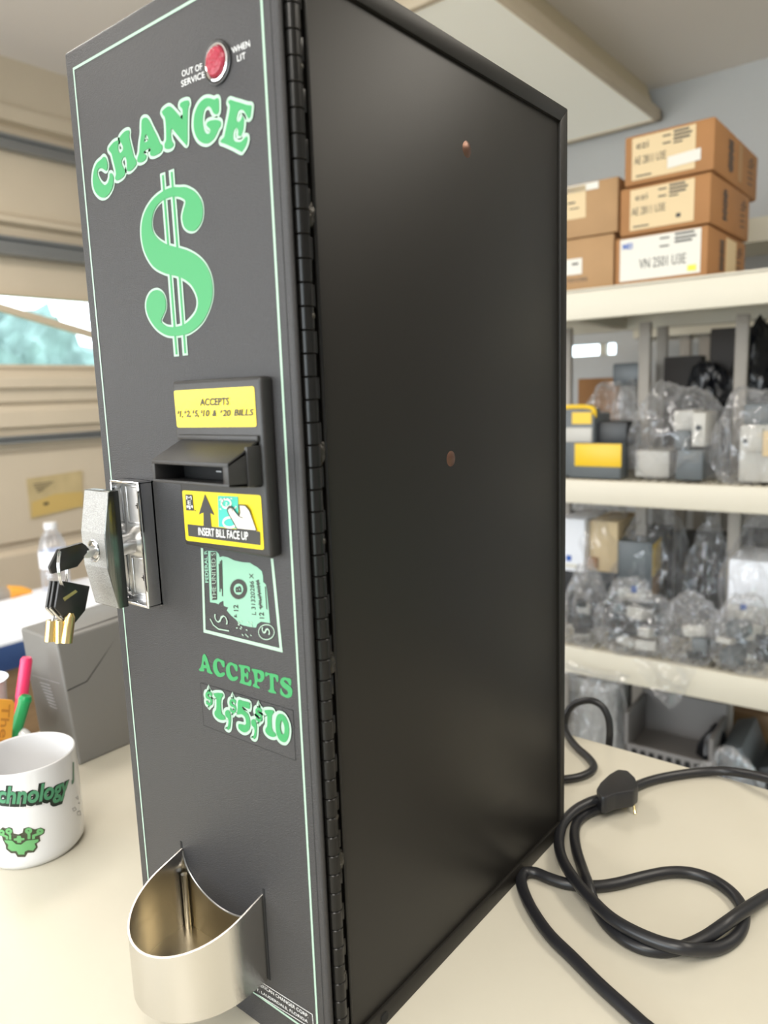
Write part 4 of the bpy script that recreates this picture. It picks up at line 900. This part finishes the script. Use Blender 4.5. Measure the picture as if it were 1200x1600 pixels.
face_lab(e, X, wd, zB, zD, .09, .80, .1, .93, 'clabel', [('ezi', .14, .28, .70, .84), ('AE 2811 U3E', .12, .48, .40, .56), ('-', .14, .32, .17, .03)] + LU)
b = MB(); b.X = X; f = lambda u, v: (u*wd, -.0018, zB+v*(zD-zB)); b.poly([f(.50, .20), f(.86, .24), f(.86, .46), f(.50, .42)]); b.build('white_strip', 'wlabel', e)
side_mark(e, X, wd, dp_, zB, zD, 3)
zL = loc(925, 368, .03)[2]; zL2 = loc(925, 281, .03)[2]
e, X, wd, dp_ = carton('carton', (820, 959, 410), zc0, zL, .035, .28, 'carton2', 'lower tan carton just left of the right stack, clear taped', 0)
face_lab(e, X, wd, zc0, zL, .25, .66, .32, .62, 'wlabel', [('-', .55, .62, .52, .04)]); face_lab(e, X, wd, zc0, zL, .2, .72, .16, .28, 'carton2', [('Currencies', .35, .72, .18, .28)], 'marker_note')
e, X, wd, dp_ = carton('carton', (820, 966, 320), zL, zL2, .035, .28, 'carton2', 'upper tan carton just left of the right stack, cream label at top', 0)
face_lab(e, X, wd, zL, zL2, .2, .67, .36, .95, 'clabel', [('-', .48, .56, .66, .03), ('-', .5, .6, .55, .02)]); face_lab(e, X, wd, zL, zL2, .3, .80, .84, .97, 'wlabel', [], 'tape_strip')

# ---- bagged devices
def blob(name, lx, ly, lz, sx, sy, sz, seed, m, parent=None, amp=.25, tail=0):
    """crumpled bag: lz is the height it rests on, in shelf coordinates"""
    b2 = bmesh.new(); bmesh.ops.create_icosphere(b2, subdivisions=5, radius=1)
    off = Vector((seed*5.3, seed*1.7, 0))
    for v in b2.verts:
        d = v.co.normalized()
        p = Vector([math.copysign(abs(c)**.85, c) for c in d]); tp = 1-.38*max(0, d.z)**1.2; p.x *= tp; p.y *= tp
        n1 = noise.noise(d*1.6+off); n2 = 1-2*abs(noise.noise(d*3.4+off)); n3 = 1-2*abs(noise.noise(d*7.5+off))
        k = 1+amp*(n1*.9+(n2-.5)*.5+(n3-.5)*.17)
        p = p*k; z_ = (p.z*.62+.5)
        if tail and d.z > .6: z_ += tail*(d.z-.6)*(1+n1)
        v.co = Vector((lx+p.x*sx/2, ly+p.y*sy/2, lz+max(.0, z_)*sz))
    b = smb(); b.merge(b2, True); return b.build(name, m, parent)
def dev(e, x0, x1, y0, y1, z0, z1, m, name, bev=.004):
    b = smb(); b.box((x0, y0, z0), (x1, y1, z1), bev); return b.build(name, m, e)
G2, G3 = zs[1][0], zs[2][0]
# middle shelf
def sx(px, back, py=700): return loc(px, py, back)[0]
def sz(py, back, px=1000): return loc(px, py, back)[2]
bk = .05
e = empty('bill_validator', SM @ Vector((sx(905, bk), bk, G2)), 'dark gray and yellow bill validator on the middle shelf, beside the machine', 'bill validator', SYAW)
x0, x1 = sx(868, bk), sx(928, bk); zt_ = sz(632, bk)
dev(e, x0, x1, bk, bk+.12, G2, zt_-.02, 'devgray', 'body', .006)
b = smb(); b.tube([(x0+.004, bk+.01, zt_-.03), (x0+.01, bk+.01, zt_-.006), (x1-.012, bk+.01, zt_-.006), (x1-.004, bk+.01, zt_-.03)], .006, 8); b.build('yellow_rim', 'devyellow', e)
b = smb(); b.box((x0+.006, bk+.004, zt_-.06), (x1-.004, bk+.06, zt_-.006), .008); b.build('head', 'devgray', e)
dev(e, sx(894, bk), sx(924, bk), bk-.002, bk+.002, sz(662, bk), sz(643, bk), 'devyellow', 'yellow_badge', 0)
dev(e, sx(884, bk), sx(925, bk), bk-.004, bk+.01, sz(692, bk), sz(668, bk), 'devlight', 'clear_window', .002)
dev(e, x1, sx(975, bk), bk+.02, bk+.13, sz(700, bk), sz(660, bk), 'devdark', 'rear_module', .004)
e = empty('bill_validator', SM @ Vector((sx(935, .03), .03, G2)), 'low dark module with a wide yellow label at the middle shelf front', 'bill validator', SYAW)
dev(e, sx(890, .03), sx(970, .03), .03, .09, G2+.001, sz(694, .03), 'devgray', 'body', .003)
dev(e, sx(898, .028), sx(971, .028), .0275, .0305, sz(731, .03), sz(694, .03), 'devyellow', 'yellow_label', .001)
def bagged(lab, px0, px1, base, ptop, bk, dep, seed, build, tail=0, name='bagged_validator', amp=.22):
    x0, x1 = sx(px0, bk), sx(px1, bk); zt_ = sz(ptop, bk)
    e = empty(name, SM @ Vector(((x0+x1)/2, bk+dep/2, base)), lab, 'bagged part', SYAW)
    build(e, x0, x1, bk, dep, base, zt_)
    blob('plastic_bag', (x0+x1)/2, bk+dep/2, base, (x1-x0)*1.0, dep, (zt_-base)*.92, seed, 'bag', e, amp, tail)
    return e
def d1(e, x0, x1, bk, dep, z0, z1):
    w_ = x1-x0; h_ = z1-z0
    dev(e, x0+w_*.60, x0+w_*.88, bk+.02, bk+dep*.7, z0+.004, z0+h_*.33, 'devgray', 'base_block')
    dev(e, x0+w_*.58, x0+w_*.74, bk+.015, bk+dep*.6, z0+h_*.33, z0+h_*.52, 'devgray', 'mid_block')
    dev(e, x0+w_*.76, x0+w_*.90, bk+.015, bk+dep*.6, z0+h_*.36, z0+h_*.70, 'devlight', 'white_bezel')
    b = smb(); b.lathe([(.006, -.002), (.006, .002), (0, .002)], (x0+w_*.83, bk+.013, z0+h_*.55), (0, -1, 0), 16); b.build('coin_hole', 'devdark', e)
    dev(e, x0+w_*.55, x0+w_*.76, bk+.03, bk+dep*.6, z0+h_*.52, z0+h_*.72, 'devlight', 'top_bezel')
    dev(e, x0+w_*.12, x0+w_*.5, bk+.05, bk+dep*.8, z0+.004, z0+h_*.3, 'devlight', 'pale_block')
bagged('large clear bag over gray and white parts, centre of middle shelf', 965, 1115, G2, 600, .02, .22, 1, d1)
def d2(e, x0, x1, bk, dep, z0, z1):
    w_ = x1-x0; h_ = z1-z0
    dev(e, x0+w_*.42, x0+w_*.98, bk+.03, bk+dep*.8, z0+.004, z0+h_*.62, 'devlight', 'body')
    dev(e, x0+w_*.52, x0+w_*.72, bk+.02, bk+.032, z0+h_*.34, z0+h_*.60, 'devlight', 'bezel')
    dev(e, x0+w_*.45, x0+w_*.99, bk+.04, bk+dep*.8, z0+h_*.62, z0+h_*.84, 'devgray', 'dark_top')
    b = smb(); b.lathe([(.005, -.002), (.005, .002), (0, .002)], (x0+w_*.5, bk+.027, z0+h_*.45), (0, -1, 0), 14); b.build('coin_hole', 'devdark', e)
    dev(e, x0+w_*.72, x0+w_*.90, bk+.022, bk+.032, z0+h_*.30, z0+h_*.56, 'clabel', 'cream_plate', .001)
bagged('clear bag over a pale validator with dark top, right end of middle shelf', 1100, 1225, G2, 612, .02, .20, 5, d2)
def d0(e, *a): pass
def plain_bag(lab, px0, px1, base, ptop, bk, dep, seed, m='bag', amp=.25, tail=0):
    x0, x1 = sx(px0, bk), sx(px1, bk); zt_ = sz(ptop, bk)
    o = blob('plastic_bag', (x0+x1)/2, bk+dep/2, base, (x1-x0), dep, (zt_-base)*.92, seed, m, None, amp, tail); return tag(o, lab, 'bag')
plain_bag('clear bag bulging behind the yellow-rimmed validator', 885, 985, G2, 605, .17, .16, 8)
plain_bag('shiny bluish clear bag left of the shelf post, middle shelf rear', 945, 1010, G2, 600, .24, .12, 11)
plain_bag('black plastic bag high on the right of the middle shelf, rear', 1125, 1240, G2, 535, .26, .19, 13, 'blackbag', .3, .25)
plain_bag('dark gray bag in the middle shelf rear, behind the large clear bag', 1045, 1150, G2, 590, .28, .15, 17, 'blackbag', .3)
# back-row things on the middle shelf
e = empty('bagged_monitor', SM @ Vector((sx(980, .32), .36, G2)), 'small dark screen unit at the rear of the middle shelf', 'device', SYAW)
dev(e, sx(955, .32), sx(1000, .32), .32, .40, sz(602, .32), sz(566, .32), 'devgray', 'screen_head', .006); dev(e, sx(965, .33), sx(990, .33), .34, .39, G2, sz(600, .33), 'devlight', 'stand', .004)
o = dev(None, sx(902, .60), sx(965, .60), .60, .78, G2-.03, sz(588, .60), 'carton', 'brown_box', .004); tag(o, 'reddish brown box far back under the small window', 'box')
# third shelf
e = empty('bagged_validator', SM @ Vector((sx(920, .08), .15, G3)), 'white and beige boxed validator in a clear bag beside the machine, lower shelf', 'bagged part', SYAW)
bk = .15; zu = sz(905, bk)
dev(e, sx(872, bk), sx(915, bk), bk, bk+.18, zu, sz(818, bk), 'paper', 'white_front', .004); dev(e, sx(915, bk), sx(962, bk), bk+.03, bk+.2, zu, sz(822, bk), 'clabel', 'beige_side', .004)
dev(e, sx(886, bk), sx(894, bk), bk-.003, bk, sz(888, bk), sz(879, bk), 'devblue', 'blue_tab', .001); dev(e, sx(884, bk), sx(903, bk), bk-.003, bk, sz(899, bk), sz(892, bk), 'wlabel', 'small_label', .001)
dev(e, sx(913, bk), sx(930, bk), bk+.02, bk+.03, sz(900, bk), sz(882, bk), 'carton', 'orange_label', .001)
dev(e, sx(872, bk), sx(960, bk), bk+.03, bk+.2, G3, zu, 'devdark', 'dark_base', .004)
blob('plastic_bag', sx(918, bk), bk+.10, G3+.05, .17, .20, (sz(790, bk)-G3-.05), 21, 'bag', e, .2)
e = empty('bagged_validator', SM @ Vector((sx(1000, .06), .15, G3)), 'dark gray validator with a yellow side label in a clear bag, lower shelf', 'bagged part', SYAW)
bk = .14; X_ = SM @ Matrix.Translation((sx(968, bk), bk, 0)) @ Matrix.Rotation(math.radians(6), 4, 'Z'); wd = sx(1022, bk)-sx(968, bk)
def rb(lo, hi, m, n, bev=.003): b = MB(); b.X = X_; b.box(lo, hi, bev); return b.build(n, m, e)
zd0, zd1 = sz(942, bk), sz(848, bk)
rb((0, 0, zd0+.03), (wd, .17, zd1), 'devgray', 'gray_body'); rb((0, -.001, zd0), (wd, .17, zd0+.035), 'devlight', 'pale_base')
rb((wd-.002, .008, zd0+(zd1-zd0)*.42), (wd+.002, .125, zd1-.006), 'devyellow', 'yellow_label', .001); rb((wd*.42, -.004, zd0+.024), (wd*.58, 0, zd0+.040), 'devblue', 'blue_tab', .001); rb((wd*.25, -.004, zd0+.010), (wd*.8, 0, zd0+.020), 'wlabel', 'small_label', .001)
rb((wd-.002, .01, zd0+.004), (wd+.001, .12, zd0+(zd1-zd0)*.38), 'carton2', 'brown_label', .001)
rb((0, .01, G3), (wd, .15, zd0), 'devdark', 'support_block')
blob('plastic_bag', sx(1003, bk), bk+.11, G3+.04, .18, .22, (sz(815, bk)-G3-.04), 23, 'bag', e, .2)
e = empty('bagged_validator', SM @ Vector((sx(1175, .04), .12, G3)), 'white box-shaped validator in a clear bag, right end of the lower shelf', 'bagged part', SYAW)
bk = .14
dev(e, sx(1146, bk), sx(1215, bk), bk, bk+.17, sz(926, bk), sz(860, bk), 'paper', 'white_body', .004); dev(e, sx(1146, bk), sx(1215, bk), bk, bk+.16, sz(950, bk), sz(926, bk), 'devlight', 'gray_base', .003)
dev(e, sx(1168, bk), sx(1178, bk), bk-.003, bk, sz(932, bk), sz(924, bk), 'devblue', 'blue_tab', .001); dev(e, sx(1160, bk), sx(1190, bk), bk-.003, bk, sz(945, bk), sz(935, bk), 'wlabel', 'small_label', .001)
dev(e, sx(1150, bk), sx(1210, bk), bk+.01, bk+.15, G3, sz(950, bk), 'devgray', 'support_block', .003)
blob('plastic_bag', sx(1182, bk), bk+.09, G3+.03, .15, .22, (sz(825, bk)-G3-.03), 27, 'bag', e, .18)
def jumble(e, x0, x1, bk, dep, z0, z1, n=9, cols=('devlight', 'devgray', 'devdark', 'chrome_soft')):
    for k in range(n):
        w_, d_, h_ = random.uniform(.02, .05), random.uniform(.02, .05), random.uniform(.012, .03)
        cx = random.uniform(x0+.02, x1-.02); cy = random.uniform(bk+.03, bk+dep-.03); cz = z0+random.uniform(.003, max(.006, (z1-z0)*.5))
        b = MB(); b.X = SM @ Matrix.Translation((cx, cy, cz)) @ Matrix.Rotation(random.uniform(-.6, .6), 4, 'Z') @ Matrix.Rotation(random.uniform(-.3, .3), 4, 'X')
        b.box((-w_/2, -d_/2, 0), (w_/2, d_/2, h_), .002); b.build('metal_part', random.choice(cols), e)
for lab, a, c, tp_, sd in (('clear bag of small metal parts beside the machine, lower shelf front', 872, 935, 905, 31), ('wide crumpled clear bag of metal parts at the lower shelf front', 925, 1045, 925, 33), ('clear bag of dark metal parts with a bluish sheen, lower shelf front', 1030, 1125, 935, 35), ('clear bag of coin parts with brass bits, lower shelf right', 1115, 1225, 925, 37)):
    bagged(lab, a, c, G3, tp_, -.01, .13, sd, lambda e, *q: jumble(e, *q), name='parts_bag', amp=.3)
plain_bag('clear bag heaped on the lower shelf between the two boxy validators', 1065, 1140, G3, 815, .20, .15, 41)
# loose bag corners hanging over the front edge
def flap(lab, quad, seed):
    b2 = bmesh.new(); n = 14; g = []
    for i in range(n+1):
        row = []
        for j in range(n+1):
            u, v = i/n, j/n; p = (Vector(quad[0])*(1-u)+Vector(quad[1])*u)*(1-v)+(Vector(quad[3])*(1-u)+Vector(quad[2])*u)*v
            p.y += noise.noise(Vector((u*4, v*4, seed)))*.022; p.z += noise.noise(Vector((u*3, v*3, seed+9)))*.006; row.append(b2.verts.new(p))
        g.append(row)
    for i in range(n):
        for j in range(n): b2.faces.new([g[i][j], g[i+1][j], g[i+1][j+1], g[i][j+1]])
    bmesh.ops.solidify(b2, geom=b2.faces[:], thickness=.0008)
    b = smb(); b.merge(b2, True); return tag(b.build('bag_flap', 'bag'), lab, 'bag')
lp = lambda px, py, bk=-.02: Vector(loc(px, py, bk))
flap('pointed clear bag corner hanging below the lower shelf edge', [lp(985, 1030), lp(1045, 1108), lp(1062, 1098), lp(1095, 1035)], 3.3)
flap('clear bag end drooping under the lower shelf beside the machine', [lp(880, 1030), lp(890, 1075), lp(945, 1092), lp(985, 1055)], 7.7)
# bottom shelf
G4 = zs[2][0]-.42
e = empty('gray_tray', SM @ Vector((sx(1040, .1), .15, G4)), 'gray slotted plastic tray on the bottom shelf, just past the table edge', 'tray', SYAW)
bk = .06; zt4 = sz(1112, bk)
x0, x1 = sx(975, bk, 1150), sx(1115, bk, 1150)
b = smb(); b.box((x0, bk+.15, G4), (x1, bk+.16, zt4), .002); b.box((x0, bk, G4), (x0+.01, bk+.16, zt4-.01), .002); b.box((x1-.01, bk, G4), (x1, bk+.16, zt4-.03), .002); b.box((x0, bk, G4), (x1, bk+.01, zt4-.09), .002); b.box((x0, bk, G4), (x1, bk+.16, zt4-.11)); b.build('tray_body', 'traygray', e)
for k in range(8): xx = x0+.02+k*(x1-x0-.04)/8; b = smb(); b.box((xx, bk-.002, zt4-.135), (xx+.012, bk+.003, zt4-.10)); b.build('slot', 'gap', e)
plain_bag('clear bag of clutter framed by the arching cable, bottom shelf', 880, 965, G4, 1085, .05, .2, 51)
plain_bag('round black bag on the bottom shelf right of the tray', 1090, 1160, G4, 1130, .10, .12, 53, 'blackbag', .12)
plain_bag('crumpled clear bag at the bottom shelf right, nearest the table edge', 1085, 1230, G4, 1168, -.02, .1, 55, 'bag', .3)
e = empty('gray_machine_part', SM @ Vector((sx(1185, .1), .15, G4)), 'slanted dark gray casing at the right end of the bottom shelf', 'device', SYAW)
b = MB(); b.X = SM @ Matrix.Translation((sx(1175, .08, 1160), .1, G4)) @ Matrix.Rotation(-.35, 4, 'Y'); b.box((0, 0, 0), (.05, .2, sz(1135, .1)-G4), .006); b.build('casing', 'devgray', e)
b = MB(); b.X = SM @ Matrix.Translation((sx(1175, .08, 1160)+.07, .1, G4)) @ Matrix.Rotation(-.35, 4, 'Y'); b.box((0, 0, 0), (.04, .2, sz(1150, .1)-G4), .006); b.build('side_casing', 'devdark', e)
o = dev(None, sx(905, .3), sx(975, .3), .28, .42, G4, sz(1075, .3), 'devlight', 'beige_box', .004); tag(o, 'beige box at the rear of the bottom shelf left', 'box')
# dark boxes and a board added to imitate deep shade at the shelf rear
o = dev(None, sx(1120, .36), sx(1250, .36), .36, .44, G4, sz(1080, .36), 'wood', 'filler_board', .003); tag(o, 'added brown board darkening the rear of the bottom shelf', 'board')

for lab, a, c, tp_, gz, m_, nm_ in (('added dark box as shade at the rear of the lower shelf, nearest the machine', 880, 955, 808, G3, 'fillershade', 'filler_box'), ('added dark box as shade at the rear of the lower shelf, behind the yellow-labelled validator', 962, 1050, 822, G3, 'fillershade', 'filler_box'),
        ('added dark brown box as shade at the rear of the lower shelf, left of the white validator', 1058, 1142, 826, G3, 'fillershade', 'filler_box'), ('added dark box as shade at the rear right end of the lower shelf', 1150, 1230, 816, G3, 'fillershade', 'filler_box'),
        ('tall added dark box as shade at the rear right of the middle shelf, behind the black bags', 1104, 1215, 522, G2, 'fillershade', 'filler_box'),
        ('added dark box as shade at the rear of the middle shelf behind the large clear bag', 1034, 1092, 560, G2, 'fillershade', 'filler_box'),
        ('added dark box as shade at the rear of the bottom shelf, above the tray', 975, 1105, 1072, G4, 'fillershade', 'filler_box')):
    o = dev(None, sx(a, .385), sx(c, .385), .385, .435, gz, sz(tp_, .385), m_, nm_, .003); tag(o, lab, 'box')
